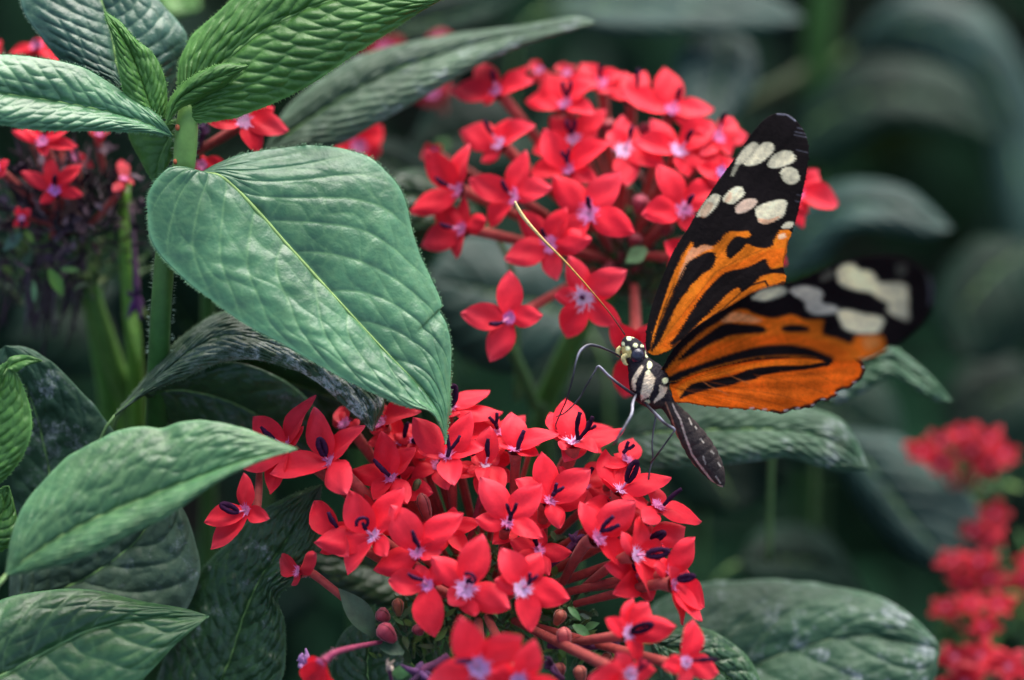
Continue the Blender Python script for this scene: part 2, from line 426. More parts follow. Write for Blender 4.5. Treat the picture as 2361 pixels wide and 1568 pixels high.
# ------------------------------------------------------------------ leaves
def leaf_mesh(mid, A, B, d=(0, 0), dA=0, dB=0, res=(120, 60), arch=14, amp=3.0, nv=10, k=0.30, mcell=5,
              fr='D', wave=8, seed=0, hairs=0, edge=0.0, bend=0.0, crinkle=0.0, belly=0.0, vgain=1.0, mild=1.0, rnd=0.0):
    """blade as a grid between the measured margins; returns MB. d: depth at base and tip, dA/dB: margins' extra depth,
    arch: each half bulges up between midrib and margin, amp: puckering between the side veins"""
    nt, ns = res
    h = ns // 2
    cm = cv(fr, mid); ca = cv(fr, A); cb = cv(fr, B)
    Mx = spline(cm, nt); Ax = spline(ca, nt); Bx = spline(cb, nt)
    s = np.linspace(-1, 1, 2 * h + 1)
    t = np.linspace(0, 1, nt)
    sa = np.abs(s)[None, :]
    P = np.zeros((nt, len(s), 3))
    for j, q in enumerate(s):
        E = Ax if q < 0 else Bx
        P[:, j, :2] = Mx * (1 - abs(q)) + E * abs(q)
    prof = np.sin(math.pi * np.clip(t, 0, 1) ** 0.8)[:, None] ** 0.7
    dm = d[0] + (d[1] - d[0]) * t[:, None] + bend * np.sin(math.pi * t)[:, None]
    side = np.where(s < 0, dA, dB)[None, :]
    dep = dm + side * sa * prof - arch * np.sin(math.pi * np.clip(sa, 0, 1)) * prof + belly * sa ** 2 * prof
    dep += wave * smooth_noise((nt, len(s)), (4, 2), seed + 1) * (0.25 + sa)
    # side veins sweep towards the tip; pillows between them
    rr = np.random.RandomState(seed)
    jit = 0.10 * smooth_noise((nt, len(s)), (8, 3), seed + 2)
    v = nv * (t[:, None] * (1 - 0.12 * t[:, None]) - k * sa ** 1.25 * (1 - 0.4 * t[:, None])) + np.where(s < 0, 0.37, 0)[None, :] + jit * 1.6 + 20
    a = np.abs(v - np.floor(v) - 0.5) * 2
    ph = rr.rand(400)[(np.floor(v).astype(int) * 2 + (s > 0)[None, :]) % 400]
    wv = mcell * sa + ph * 3 + 0.35 * smooth_noise((nt, len(s)), (14, 7), seed + 3)
    b = np.abs(wv - np.floor(wv) - 0.5) * 2
    fade = np.clip((1 - sa) / 0.22, 0, 1) * np.clip(t[:, None] / 0.05, 0, 1) * np.clip((1 - t[:, None]) / 0.12, 0.0, 1)
    pil = (1 - rnd) * (1 - a ** 4) * (0.62 + 0.38 * (1 - b ** 4)) + rnd * (1 - a ** 2.2) * (0.05 + 0.95 * (1 - b ** 2))
    groove = np.exp(-(sa / 0.045) ** 2)
    dep -= amp * pil * fade * (1 + 0.3 * smooth_noise((nt, len(s)), (10, 6), seed + 5))
    dep += amp * 0.8 * groove
    if crinkle:
        dep += crinkle * smooth_noise((nt, len(s)), (26, 12), seed + 7) * (0.3 + 0.7 * fade)
    P[:, :, 2] = dep
    if edge:   # uneven margin
        e = edge * smooth_noise((nt, 2), (22, 1), seed + 9)
        P[:, 0, :2] += (Ax - Mx) / (np.linalg.norm(Ax - Mx, axis=1)[:, None] + 5) * e[:, :1]
        P[:, -1, :2] += (Bx - Mx) / (np.linalg.norm(Bx - Mx, axis=1)[:, None] + 5) * e[:, 1:]
    vein = np.clip((a - 0.86) / 0.14, 0, 1) ** 1.5 * np.clip(fade * 1.5, 0, 1) * 0.55 * vgain
    vein = np.maximum(vein, np.clip((b - 0.9) / 0.1, 0, 1) * 0.22 * fade * vgain)
    vein = np.maximum(vein, np.exp(-(sa / 0.022) ** 2) * 0.9 * np.ones_like(vein))
    c = np.stack([vein, np.full_like(vein, mild), np.clip((sa - .94) / .06, 0, 1) * np.ones_like(vein)], -1)
    mb = MB(); mb.grid(P, c)
    if hairs:
        for E, M0, j in ((P[:, 0], P[:, 2], 0), (P[:, -1], P[:, -3], 1)):
            L_ = np.concatenate([[0], np.cumsum(np.linalg.norm(np.diff(E[:, :2], axis=0), axis=1))])
            for q in np.arange(2, L_[-1], 3.4):
                i = min(int(np.searchsorted(L_, q)), nt - 1)
                if rng.random() < 0.2: continue
                p = E[i]; o = nz(np.append((E[i] - M0[i])[:2], 0)); tg = nz(E[min(i + 1, nt - 1)] - E[max(i - 1, 0)])
                ln = hairs * rng.uniform(.5, 1.3)
                tipp = p + o * ln + tg * ln * rng.uniform(-.1, .6) + np.array([0, 0, rng.uniform(-.5, .3) * ln])
                mb.add([p - tg * .8, p + tg * .8, tipp], [(0, 1, 2)], (0.9, 0, 1))
    mb.mid = P[:, h]
    mb.len = len(t)
    return mb

def put_leaf(parent, mat, mid_r=3.0, midcol=(0.20, 0.36, 0.10), midrib=True, thick=True, name="leaf", label=None, **kw):
    mb = leaf_mesh(**kw)
    o = mb.build(name, mat, parent)
    if thick:
        sm = o.modifiers.new("thickness", 'SOLIDIFY'); sm.thickness = 0.00022; sm.offset = 0
    if label: o["label"] = label
    if midrib:
        q = mb.mid[::4].copy(); q[:, 2] -= mid_r * 0.2
        r = np.linspace(mid_r * 1.5, mid_r * 0.35, len(q))
        m2 = MB(); m2.tube(q, r, sides=8, col=midcol)
        m2.build("midrib", M_stem, o)
    return o

def lone_leaf(label, mat, petiole=None, group=None, **kw):
    """a leaf whose stalk is out of sight: thing > blade (> midrib), petiole"""
    if kw['d'][0] > 550: kw['d'] = tuple(q * 1.5 for q in kw['d'])
    fr = kw.get('fr', 'D'); p0 = cv(fr, [kw['mid'][0]])[0]; d = kw.get('d', (0, 0))
    root = thing("leaf", label, "leaf", (p0[0], p0[1], d[0]), group)
    mr = kw.get('mid_r', 3.0); mc = kw.get('midcol', (0.14, 0.26, 0.08))
    put_leaf(root, mat, name="blade", **kw)
    m = MB()
    p1 = cv(fr, [kw['mid'][1]])[0]
    b = np.array([p0[0], p0[1], d[0]]); back = nz(np.append(p0 - p1, 0)) * 60
    q = np.array([b + (p1[0] - p0[0], p1[1] - p0[1], 0) * np.array([.04, .04, 0]), b + back * .5 + GRAV * 20, b + back * 1.2 + GRAV * 110, b + back * 1.4 + GRAV * 420])
    m.tube(q, [mr * 1.6, mr * 1.9, mr * 2.1, mr * 2.4], sides=8, n=14, col=mc)
    m.build("petiole", M_stem, root)
    return root

# ---- the leafy shoot at the upper left
shoot = thing("leafy_shoot", "bright green leafy shoot with large heart-shaped leaf in sharp focus, upper left", "shoot", (420, 800, 60))
m = MB()
m.tube([(436, 214, 40), (433, 238, 32), (430, 300, 22), (424, 380, 25), (408, 470, 55), (385, 560, 70), (372, 700, 95), (366, 820, 130), (360, 1000, 240), (355, 1300, 420), (350, 2600, 1200)],
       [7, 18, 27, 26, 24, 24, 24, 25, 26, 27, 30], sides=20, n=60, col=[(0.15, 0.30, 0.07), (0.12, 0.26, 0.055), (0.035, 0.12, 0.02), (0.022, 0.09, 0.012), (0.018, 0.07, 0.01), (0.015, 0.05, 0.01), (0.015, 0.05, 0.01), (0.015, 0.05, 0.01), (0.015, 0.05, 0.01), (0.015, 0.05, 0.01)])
for k in range(240):   # stem hairs
    y = rng.uniform(250, 840); x = float(np.interp(y, [235, 300, 380, 470, 560, 700, 840], [432, 430, 424, 408, 385, 372, 366]))
    sd = rng.choice((-1, 1)); r_ = 27
    p = np.array([x + sd * r_ * rng.uniform(.9, 1.0), y, 40 + (y - 250) * .12]); l = rng.uniform(5, 11)
    m.add([p - (0, .8, 0), p + (0, .8, 0), p + (sd * l, rng.uniform(-4, 4), -2)], [(0, 1, 2)], (0.4, 0.5, 0.3))
m.build("stem", M_stem, shoot)
for (sx, sy, sr) in ((409, 294, 7.5), (404, 373, 6.5)):
    m = MB(); th_ = np.linspace(0, math.pi, 9)
    m.tube([(sx - math.cos(q) * 1 , sy - math.cos(q) * sr, 2 + (sy - 294) * .05) for q in th_], [max(.4, math.sin(q) * sr * .8) for q in th_], sides=10, col=(0.42, 0.10, 0.03))
    m.build("reddish_scale", M_bud, shoot)
put_leaf(shoot, M_blue, mid=[(760, 560), (715, 400), (690, 250), (640, 60), (560, -150), (520, -300)],
         A=[(760, 560), (640, 500), (520, 470), (380, 385), (250, 220), (140, 60), (140, -80), (300, -220), (520, -300)],
         B=[(760, 560), (880, 640), (1000, 610), (1100, 430), (1150, 240), (1050, 90), (900, -60), (700, -220), (520, -300)],
         fr='TL', d=(60, 150), dA=-20, dB=30, amp=5.5, nv=13, k=0.34, mcell=5, rnd=0.7, arch=24, res=(170, 90), seed=3, hairs=5, edge=2)
put_leaf(shoot, M_young, mid=[(430, 262), (465, 195), (550, 112), (640, 52), (760, 2), (900, -22), (1025, -6)],
         A=[(430, 262), (414, 215), (412, 165), (422, 120), (450, 75), (500, 30), (560, -20), (680, -75), (850, -70), (960, -40), (1025, -6)],
         B=[(430, 262), (450, 280), (520, 276), (600, 251), (690, 211), (760, 166), (830, 118), (900, 73), (960, 33), (1025, -6)],
         d=(20, 40), dA=60, dB=-10, amp=7.5, nv=17, k=0.34, mcell=4.2, rnd=1.0, arch=20, res=(230, 120), seed=4, hairs=6, edge=2.5, mid_r=3.2)
put_leaf(shoot, M_young, mid=[(950, 740), (870, 500), (780, 280), (642, 75)],
         A=[(950, 740), (840, 680), (770, 600), (725, 400), (700, 250), (650, 120), (642, 75)],
         B=[(950, 740), (1015, 700), (1012, 500), (940, 335), (830, 242), (740, 140), (642, 75)],
         fr='TL', d=(25, 5), dA=-15, dB=10, amp=4.5, nv=14, mcell=2.6, rnd=1.0, arch=10, res=(130, 70), seed=6, hairs=6, mid_r=2.2)
put_leaf(shoot, M_hero, mid=[(398, 314), (330, 282), (250, 258), (150, 238), (50, 222), (-80, 205), (-260, 175)],
         A=[(398, 314), (372, 275), (335, 246), (290, 218), (240, 184), (180, 152), (100, 135), (0, 128), (-130, 135), (-260, 175)],
         B=[(398, 314), (340, 306), (260, 302), (150, 302), (60, 297), (0, 286), (-130, 250), (-260, 175)],
         d=(15, -120), dA=35, dB=-30, amp=4.0, nv=20, k=0.16, mcell=3, rnd=0.9, arch=16, res=(230, 96), seed=8, hairs=6, edge=2)
put_leaf(shoot, M_young, mid=[(385, 285), (410, 232), (455, 200), (510, 176), (572, 152)],
         A=[(385, 285), (388, 240), (415, 200), (460, 168), (515, 148), (572, 152)],
         B=[(385, 285), (415, 250), (460, 232), (510, 205), (545, 172), (572, 152)],
         d=(-5, -25), dA=18, dB=22, amp=4, nv=9, mcell=3, arch=14, res=(80, 36), seed=9, hairs=5, mid_r=2)
put_leaf(shoot, M_young, mid=[(415, 275), (385, 330), (365, 380), (358, 428)],
         A=[(415, 275), (340, 290), (297, 306), (325, 370), (358, 428)],
         B=[(415, 275), (410, 320), (392, 370), (358, 428)],
         d=(60, 90), dA=20, dB=0, amp=3, nv=9, arch=8, res=(60, 36), seed=10, hairs=4, mid_r=3)
put_leaf(shoot, M_hero, mid=[(462, 400), (508, 407), (545, 437), (600, 494), (660, 562), (740, 650), (820, 737), (900, 822), (970, 893), (1012, 955), (1028, 1022)],
         A=[(462, 400), (425, 385), (385, 390), (350, 430), (338, 480), (352, 560), (400, 620), (470, 680), (560, 745), (650, 792), (750, 850), (850, 902), (930, 936), (990, 948), (1015, 985), (1028, 1022)],
         B=[(462, 400), (500, 378), (560, 356), (640, 342), (740, 337), (820, 350), (880, 385), (925, 440), (945, 510), (966, 580), (992, 640), (1016, 700), (1012, 720), (1030, 750), (1040, 800), (1037, 880), (1037, 940), (1030, 990), (1028, 1022)],
         d=(0, -40), dA=-70, dB=95, amp=4.2, nv=9, k=0.52, mcell=4, rnd=0.25, arch=20, res=(300, 150), seed=12, hairs=7, edge=3, mid_r=3.6,
         crinkle=3.0, midcol=(0.30, 0.46, 0.14), vgain=1.1)

# ---- single leaves
lone_leaf("long grey-green leaf slanting behind the upper shoot, pointed tip at the top centre", M_grey, d=(330, 420), dA=60, dB=-40,
          mid=[(610, 352), (720, 270), (850, 190), (1000, 130), (1180, 80), (1372, 52)],
          A=[(610, 352), (650, 265), (710, 205), (800, 143), (900, 108), (1050, 78), (1200, 60), (1320, 40), (1372, 52)],
          B=[(610, 352), (700, 352), (780, 335), (860, 290), (950, 240), (1050, 180), (1150, 128), (1250, 90), (1372, 52)],
          amp=6, nv=18, k=0.3, mcell=4, rnd=0.8, res=(150, 70), seed=21, arch=24)
lone_leaf("curled dark leaf with white mildew patches under the large heart-shaped leaf", M_mild, d=(90, 30), dA=80, dB=-10,
          mid=[(262, 960), (330, 900), (400, 840), (460, 795), (530, 772), (620, 790), (720, 825), (800, 880), (845, 940), (858, 994)],
          A=[(262, 960), (318, 895), (368, 830), (425, 772), (510, 722), (600, 738), (720, 788), (830, 850), (885, 925), (858, 994)],
          B=[(262, 960), (340, 907), (430, 868), (520, 834), (600, 832), (700, 862), (775, 918), (830, 966), (858, 994)],
          amp=6, nv=24, mcell=2.5, rnd=.9, arch=18, crinkle=5, res=(220, 60), seed=22, hairs=6, edge=3, mid_r=2)
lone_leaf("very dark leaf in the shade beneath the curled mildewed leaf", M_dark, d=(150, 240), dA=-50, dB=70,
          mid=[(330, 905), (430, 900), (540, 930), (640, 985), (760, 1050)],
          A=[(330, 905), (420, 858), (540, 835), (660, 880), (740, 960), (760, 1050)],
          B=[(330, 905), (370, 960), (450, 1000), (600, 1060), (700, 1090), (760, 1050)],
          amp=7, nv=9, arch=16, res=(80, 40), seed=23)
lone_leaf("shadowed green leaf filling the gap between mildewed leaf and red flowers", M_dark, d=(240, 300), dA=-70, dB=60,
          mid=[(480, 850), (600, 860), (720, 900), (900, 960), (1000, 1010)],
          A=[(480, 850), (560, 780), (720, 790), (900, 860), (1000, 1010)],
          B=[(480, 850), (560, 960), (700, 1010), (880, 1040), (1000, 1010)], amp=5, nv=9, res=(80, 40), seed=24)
lone_leaf("pale green leaf blurred in the foreground, its tip touching the red flowers", M_pale, d=(-230, -190), dA=70, dB=-50,
          mid=[(12, 1328), (110, 1256), (220, 1196), (330, 1150), (450, 1103), (570, 1060), (686, 1035)],
          A=[(12, 1328), (35, 1210), (95, 1115), (175, 1042), (260, 1000), (330, 984), (375, 990), (420, 974), (500, 972), (590, 998), (640, 1018), (686, 1035)],
          B=[(12, 1328), (80, 1316), (180, 1290), (280, 1242), (400, 1180), (500, 1112), (600, 1064), (686, 1035)],
          amp=5, nv=17, k=0.34, mcell=4, rnd=0.9, arch=22, res=(220, 110), seed=25, mid_r=3, midcol=(0.25, 0.40, 0.14), edge=3)
lone_leaf("mid-green puckered leaf in the bottom left corner pointing right", M_mid, d=(-120, -60), dA=60, dB=-60,
          mid=[(-100, 1600), (0, 1560), (110, 1500), (210, 1452), (330, 1426), (482, 1421)],
          A=[(-100, 1600), (-60, 1440), (0, 1385), (110, 1362), (210, 1361), (330, 1388), (420, 1403), (482, 1421)],
          B=[(-100, 1600), (0, 1720), (150, 1700), (280, 1610), (350, 1545), (400, 1490), (440, 1455), (482, 1421)],
          amp=8, nv=9, k=0.36, mcell=3.5, rnd=0.6, arch=24, res=(160, 90), seed=26, midcol=(0.2, 0.36, 0.12))
lone_leaf("bright green young leaf cut by the left edge of the picture", M_young, d=(-40, -70), dA=10, dB=-10,
          mid=[(-70, 1170), (-40, 1080), (-20, 980), (0, 900), (20, 835)],
          A=[(-70, 1170), (-130, 1080), (-110, 960), (-50, 870), (20, 835)],
          B=[(-70, 1170), (20, 1095), (62, 1030), (73, 965), (52, 890), (20, 835)],
          amp=5, nv=14, mcell=3.2, rnd=1.0, arch=16, res=(150, 80), seed=27, hairs=5)
lone_leaf("small curled green leaf tip hooked over the grey leaf at the left edge", M_young, d=(-75, -80), dA=8, dB=-8,
          mid=[(18, 850), (35, 838), (60, 830), (97, 832)], A=[(18, 850), (22, 826), (60, 820), (97, 832)], B=[(18, 850), (40, 856), (62, 842), (97, 832)],
          amp=2, nv=5, arch=5, res=(40, 20), seed=28, mid_r=1.5)
lone_leaf("toothed bright green leaf low on the left edge beside the blurred pale leaf's base", M_young, d=(-40, -40), dA=10, dB=-10,
          mid=[(-60, 1280), (-20, 1230), (10, 1170), (20, 1120)], A=[(-60, 1280), (-70, 1200), (-30, 1140), (20, 1120)],
          B=[(-60, 1280), (20, 1262), (40, 1210), (32, 1160), (20, 1120)], amp=7, nv=8, arch=8, res=(70, 40), seed=29, edge=8)
lone_leaf("grey mildewed leaf standing at the left behind the blurred pale leaf", M_mild2, d=(200, 120), dA=60, dB=-20,
          mid=[(165, 1300), (128, 1160), (105, 1040), (72, 920), (12, 798)],
          A=[(165, 1300), (0, 1200), (-70, 1020), (-50, 860), (12, 798)],
          B=[(165, 1300), (290, 1180), (288, 1050), (240, 965), (185, 900), (120, 835), (60, 803), (12, 798)],
          amp=6, nv=7, k=0.55, arch=24, crinkle=4, res=(150, 80), seed=30, edge=3)
lone_leaf("dark ridged grey leaf between the pale leaf and the corner leaf", M_grey, d=(160, 110), dA=50, dB=-30,
          mid=[(20, 1420), (120, 1370), (220, 1320), (320, 1240), (385, 1130)],
          A=[(20, 1420), (40, 1260), (160, 1180), (290, 1120), (385, 1130)],
          B=[(20, 1420), (150, 1480), (300, 1480), (410, 1430), (460, 1330), (450, 1250), (425, 1180), (385, 1130)],
          amp=9, nv=8, k=0.42, arch=18, crinkle=4, res=(150, 90), seed=31)
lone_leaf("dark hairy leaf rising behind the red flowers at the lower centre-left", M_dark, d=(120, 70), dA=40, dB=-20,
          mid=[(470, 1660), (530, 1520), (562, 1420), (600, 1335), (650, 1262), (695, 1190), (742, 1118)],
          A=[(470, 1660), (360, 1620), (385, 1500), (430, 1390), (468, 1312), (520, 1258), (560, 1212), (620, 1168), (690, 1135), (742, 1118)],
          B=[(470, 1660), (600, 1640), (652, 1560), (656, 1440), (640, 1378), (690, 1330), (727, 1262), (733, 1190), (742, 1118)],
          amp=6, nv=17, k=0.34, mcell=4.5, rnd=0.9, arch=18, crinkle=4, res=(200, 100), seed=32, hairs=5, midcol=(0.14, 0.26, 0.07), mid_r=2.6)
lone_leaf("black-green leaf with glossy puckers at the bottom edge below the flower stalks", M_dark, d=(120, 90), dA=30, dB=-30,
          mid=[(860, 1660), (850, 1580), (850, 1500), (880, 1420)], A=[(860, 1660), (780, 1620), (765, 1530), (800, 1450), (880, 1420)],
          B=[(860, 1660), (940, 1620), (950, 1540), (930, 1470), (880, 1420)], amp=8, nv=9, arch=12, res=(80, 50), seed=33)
lone_leaf("wide dusty leaf low on the right, white mildew along its far margin", M_mild2, d=(280, 330), dA=90, dB=-60,
          mid=[(1450, 1610), (1600, 1572), (1740, 1534), (1870, 1488), (2000, 1465), (2168, 1500)],
          A=[(1450, 1610), (1480, 1430), (1560, 1362), (1650, 1342), (1800, 1338), (1920, 1352), (2020, 1375), (2100, 1420), (2150, 1470), (2168, 1500)],
          B=[(1450, 1610), (1560, 1680), (1760, 1720), (1980, 1700), (2130, 1620), (2168, 1500)],
          amp=6, nv=8, k=0.5, mcell=6, arch=30, crinkle=3, res=(180, 100), seed=34, edge=3, midcol=(0.16, 0.24, 0.12))
lone_leaf("puckered green leaf in front of the wide dusty leaf at the bottom right", M_dark, d=(110, 140), dA=40, dB=-20,
          mid=[(1500, 1480), (1570, 1500), (1650, 1540), (1780, 1640)], A=[(1500, 1480), (1560, 1452), (1625, 1450), (1685, 1482), (1735, 1532), (1780, 1640)],
          B=[(1500, 1480), (1520, 1560), (1600, 1640), (1700, 1680), (1780, 1640)], amp=8, nv=9, arch=14, crinkle=4, res=(90, 60), seed=35)
lone_leaf("drooping glossy leaf with folded tip behind the butterfly's abdomen", M_mild2, fr='RR', d=(330, 300), dA=90, dB=-50,
          mid=[(-180, 330), (0, 300), (200, 290), (450, 280), (750, 290), (960, 350), (1127, 485)],
          A=[(-180, 330), (-50, 180), (150, 110), (400, 110), (650, 130), (860, 180), (985, 235), (1065, 350), (1127, 485)],
          B=[(-180, 330), (-50, 460), (150, 480), (350, 465), (560, 440), (700, 425), (850, 465), (970, 496), (1127, 485)],
          amp=6, nv=16, k=0.34, mcell=4.5, rnd=0.8, arch=20, res=(150, 80), seed=36, mild=0.6)
lone_leaf("narrow whitish leaf hanging out from behind the wing tip at the right", M_mild2, d=(480, 420), dA=40, dB=-30,
          mid=[(1850, 900), (1950, 860), (2040, 830), (2100, 858), (2150, 895), (2194, 925)],
          A=[(1850, 900), (1920, 820), (1995, 790), (2045, 790), (2100, 828), (2150, 872), (2194, 925)],
          B=[(1850, 900), (1920, 930), (1990, 905), (2050, 872), (2105, 893), (2155, 922), (2194, 925)],
          amp=8, nv=9, arch=12, res=(90, 40), seed=37, crinkle=4)
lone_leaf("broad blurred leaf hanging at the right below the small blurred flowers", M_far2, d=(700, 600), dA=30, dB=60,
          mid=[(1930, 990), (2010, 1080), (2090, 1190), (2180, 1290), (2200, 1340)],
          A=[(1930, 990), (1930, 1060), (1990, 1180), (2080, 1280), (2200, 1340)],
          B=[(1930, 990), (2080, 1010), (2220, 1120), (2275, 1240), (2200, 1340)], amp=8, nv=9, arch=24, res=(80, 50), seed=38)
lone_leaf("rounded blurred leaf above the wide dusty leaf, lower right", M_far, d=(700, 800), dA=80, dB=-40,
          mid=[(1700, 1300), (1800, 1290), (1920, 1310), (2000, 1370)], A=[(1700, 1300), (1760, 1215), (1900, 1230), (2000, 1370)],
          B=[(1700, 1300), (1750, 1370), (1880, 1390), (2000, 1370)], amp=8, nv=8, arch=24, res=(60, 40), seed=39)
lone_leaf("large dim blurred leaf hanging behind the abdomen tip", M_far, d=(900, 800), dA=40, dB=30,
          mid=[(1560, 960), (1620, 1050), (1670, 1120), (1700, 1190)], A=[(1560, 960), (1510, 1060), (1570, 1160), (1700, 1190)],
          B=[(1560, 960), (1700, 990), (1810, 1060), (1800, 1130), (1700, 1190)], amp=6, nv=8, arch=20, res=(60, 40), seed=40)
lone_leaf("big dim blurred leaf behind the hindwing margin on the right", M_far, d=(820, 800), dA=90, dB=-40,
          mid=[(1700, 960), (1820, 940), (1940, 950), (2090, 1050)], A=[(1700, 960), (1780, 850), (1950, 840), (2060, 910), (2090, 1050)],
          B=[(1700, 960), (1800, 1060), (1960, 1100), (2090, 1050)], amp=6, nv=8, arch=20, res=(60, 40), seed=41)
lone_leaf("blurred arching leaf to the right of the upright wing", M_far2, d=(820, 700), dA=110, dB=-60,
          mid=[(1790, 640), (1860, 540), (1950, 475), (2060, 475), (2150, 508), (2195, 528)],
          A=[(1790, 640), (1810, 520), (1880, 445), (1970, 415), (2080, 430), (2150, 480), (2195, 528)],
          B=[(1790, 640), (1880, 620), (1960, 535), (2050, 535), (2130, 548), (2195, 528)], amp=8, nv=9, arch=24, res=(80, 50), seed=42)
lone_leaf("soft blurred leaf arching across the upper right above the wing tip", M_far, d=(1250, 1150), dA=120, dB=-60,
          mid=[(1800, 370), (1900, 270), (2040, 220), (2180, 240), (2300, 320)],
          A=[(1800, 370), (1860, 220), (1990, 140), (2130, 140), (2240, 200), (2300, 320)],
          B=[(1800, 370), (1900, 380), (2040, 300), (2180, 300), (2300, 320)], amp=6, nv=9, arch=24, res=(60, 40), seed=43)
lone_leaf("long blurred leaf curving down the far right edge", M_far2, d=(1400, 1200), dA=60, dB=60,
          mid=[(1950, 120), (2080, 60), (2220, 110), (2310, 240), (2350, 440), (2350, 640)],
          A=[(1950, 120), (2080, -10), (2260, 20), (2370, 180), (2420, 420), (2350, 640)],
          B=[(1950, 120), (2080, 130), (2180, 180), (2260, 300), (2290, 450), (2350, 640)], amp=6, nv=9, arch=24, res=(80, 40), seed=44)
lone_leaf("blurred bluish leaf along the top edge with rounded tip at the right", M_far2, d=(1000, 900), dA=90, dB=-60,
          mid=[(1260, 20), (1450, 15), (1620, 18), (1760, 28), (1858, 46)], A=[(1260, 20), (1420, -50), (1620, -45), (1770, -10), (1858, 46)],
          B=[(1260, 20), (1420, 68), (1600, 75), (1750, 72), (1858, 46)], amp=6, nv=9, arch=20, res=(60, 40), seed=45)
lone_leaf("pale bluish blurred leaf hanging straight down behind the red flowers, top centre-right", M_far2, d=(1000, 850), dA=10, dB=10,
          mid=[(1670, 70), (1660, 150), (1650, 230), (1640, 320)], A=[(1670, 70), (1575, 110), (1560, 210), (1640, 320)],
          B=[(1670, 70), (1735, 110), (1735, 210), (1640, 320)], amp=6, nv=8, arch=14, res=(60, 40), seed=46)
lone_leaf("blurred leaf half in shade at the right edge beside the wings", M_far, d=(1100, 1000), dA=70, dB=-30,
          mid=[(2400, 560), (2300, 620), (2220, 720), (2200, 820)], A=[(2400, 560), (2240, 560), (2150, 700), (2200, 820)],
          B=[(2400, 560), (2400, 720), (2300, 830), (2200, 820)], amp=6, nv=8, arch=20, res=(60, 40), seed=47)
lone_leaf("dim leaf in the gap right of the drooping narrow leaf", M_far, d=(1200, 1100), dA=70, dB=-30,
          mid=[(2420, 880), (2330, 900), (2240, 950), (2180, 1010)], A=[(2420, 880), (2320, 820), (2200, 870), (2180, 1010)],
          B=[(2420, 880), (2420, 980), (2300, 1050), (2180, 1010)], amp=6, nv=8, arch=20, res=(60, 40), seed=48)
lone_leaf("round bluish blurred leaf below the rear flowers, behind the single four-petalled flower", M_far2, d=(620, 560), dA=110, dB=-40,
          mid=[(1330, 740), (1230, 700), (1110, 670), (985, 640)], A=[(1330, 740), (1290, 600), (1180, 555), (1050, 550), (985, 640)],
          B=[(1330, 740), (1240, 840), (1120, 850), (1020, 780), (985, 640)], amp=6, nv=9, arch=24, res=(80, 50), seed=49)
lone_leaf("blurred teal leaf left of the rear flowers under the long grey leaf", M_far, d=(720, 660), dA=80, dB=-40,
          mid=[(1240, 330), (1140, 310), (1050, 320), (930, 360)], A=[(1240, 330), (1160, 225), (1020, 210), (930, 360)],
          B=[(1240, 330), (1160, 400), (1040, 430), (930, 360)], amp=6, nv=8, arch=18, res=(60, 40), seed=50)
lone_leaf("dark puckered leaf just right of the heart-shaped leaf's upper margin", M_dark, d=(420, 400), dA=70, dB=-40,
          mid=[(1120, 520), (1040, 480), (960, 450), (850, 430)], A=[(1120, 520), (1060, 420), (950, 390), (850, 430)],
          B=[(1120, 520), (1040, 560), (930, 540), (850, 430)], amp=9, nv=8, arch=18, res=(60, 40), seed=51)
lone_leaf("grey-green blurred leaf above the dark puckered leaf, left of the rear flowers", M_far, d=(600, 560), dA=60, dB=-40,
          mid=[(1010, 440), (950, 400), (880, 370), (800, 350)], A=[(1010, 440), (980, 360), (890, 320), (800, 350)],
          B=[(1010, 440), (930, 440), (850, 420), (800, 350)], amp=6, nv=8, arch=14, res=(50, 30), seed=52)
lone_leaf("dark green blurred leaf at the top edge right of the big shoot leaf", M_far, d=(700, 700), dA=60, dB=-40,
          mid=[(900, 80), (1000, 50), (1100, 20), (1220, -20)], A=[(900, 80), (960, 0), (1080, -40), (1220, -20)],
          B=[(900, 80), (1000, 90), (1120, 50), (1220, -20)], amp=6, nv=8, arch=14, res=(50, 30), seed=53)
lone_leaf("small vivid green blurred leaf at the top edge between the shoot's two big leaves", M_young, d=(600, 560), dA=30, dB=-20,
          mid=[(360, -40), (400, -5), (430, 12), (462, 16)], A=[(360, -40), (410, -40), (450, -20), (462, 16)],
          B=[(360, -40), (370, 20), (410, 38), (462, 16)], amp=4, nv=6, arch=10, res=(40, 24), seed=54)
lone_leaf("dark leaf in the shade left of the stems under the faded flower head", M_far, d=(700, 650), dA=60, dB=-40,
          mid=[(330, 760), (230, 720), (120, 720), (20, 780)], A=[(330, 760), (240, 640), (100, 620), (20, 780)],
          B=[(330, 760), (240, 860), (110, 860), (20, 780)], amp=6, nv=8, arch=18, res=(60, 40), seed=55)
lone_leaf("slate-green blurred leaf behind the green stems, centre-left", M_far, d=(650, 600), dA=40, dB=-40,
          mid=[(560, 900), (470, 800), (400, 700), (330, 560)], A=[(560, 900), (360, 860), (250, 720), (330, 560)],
          B=[(560, 900), (560, 760), (480, 640), (330, 560)], amp=6, nv=8, arch=18, res=(60, 40), seed=56)
lone_leaf("dim green blurred leaf beside the stalk between the two red flower heads", M_far, d=(900, 850), dA=60, dB=-40,
          mid=[(1500, 900), (1420, 860), (1330, 850), (1200, 900)], A=[(1500, 900), (1440, 780), (1300, 760), (1200, 900)],
          B=[(1500, 900), (1430, 960), (1310, 980), (1200, 900)], amp=6, nv=8, arch=18, res=(60, 40), seed=57)
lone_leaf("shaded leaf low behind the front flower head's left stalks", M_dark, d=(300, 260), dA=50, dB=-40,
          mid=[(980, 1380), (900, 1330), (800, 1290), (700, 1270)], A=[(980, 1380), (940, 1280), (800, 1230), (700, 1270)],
          B=[(980, 1380), (880, 1400), (770, 1360), (700, 1270)], amp=6, nv=8, arch=14, res=(60, 40), seed=58)

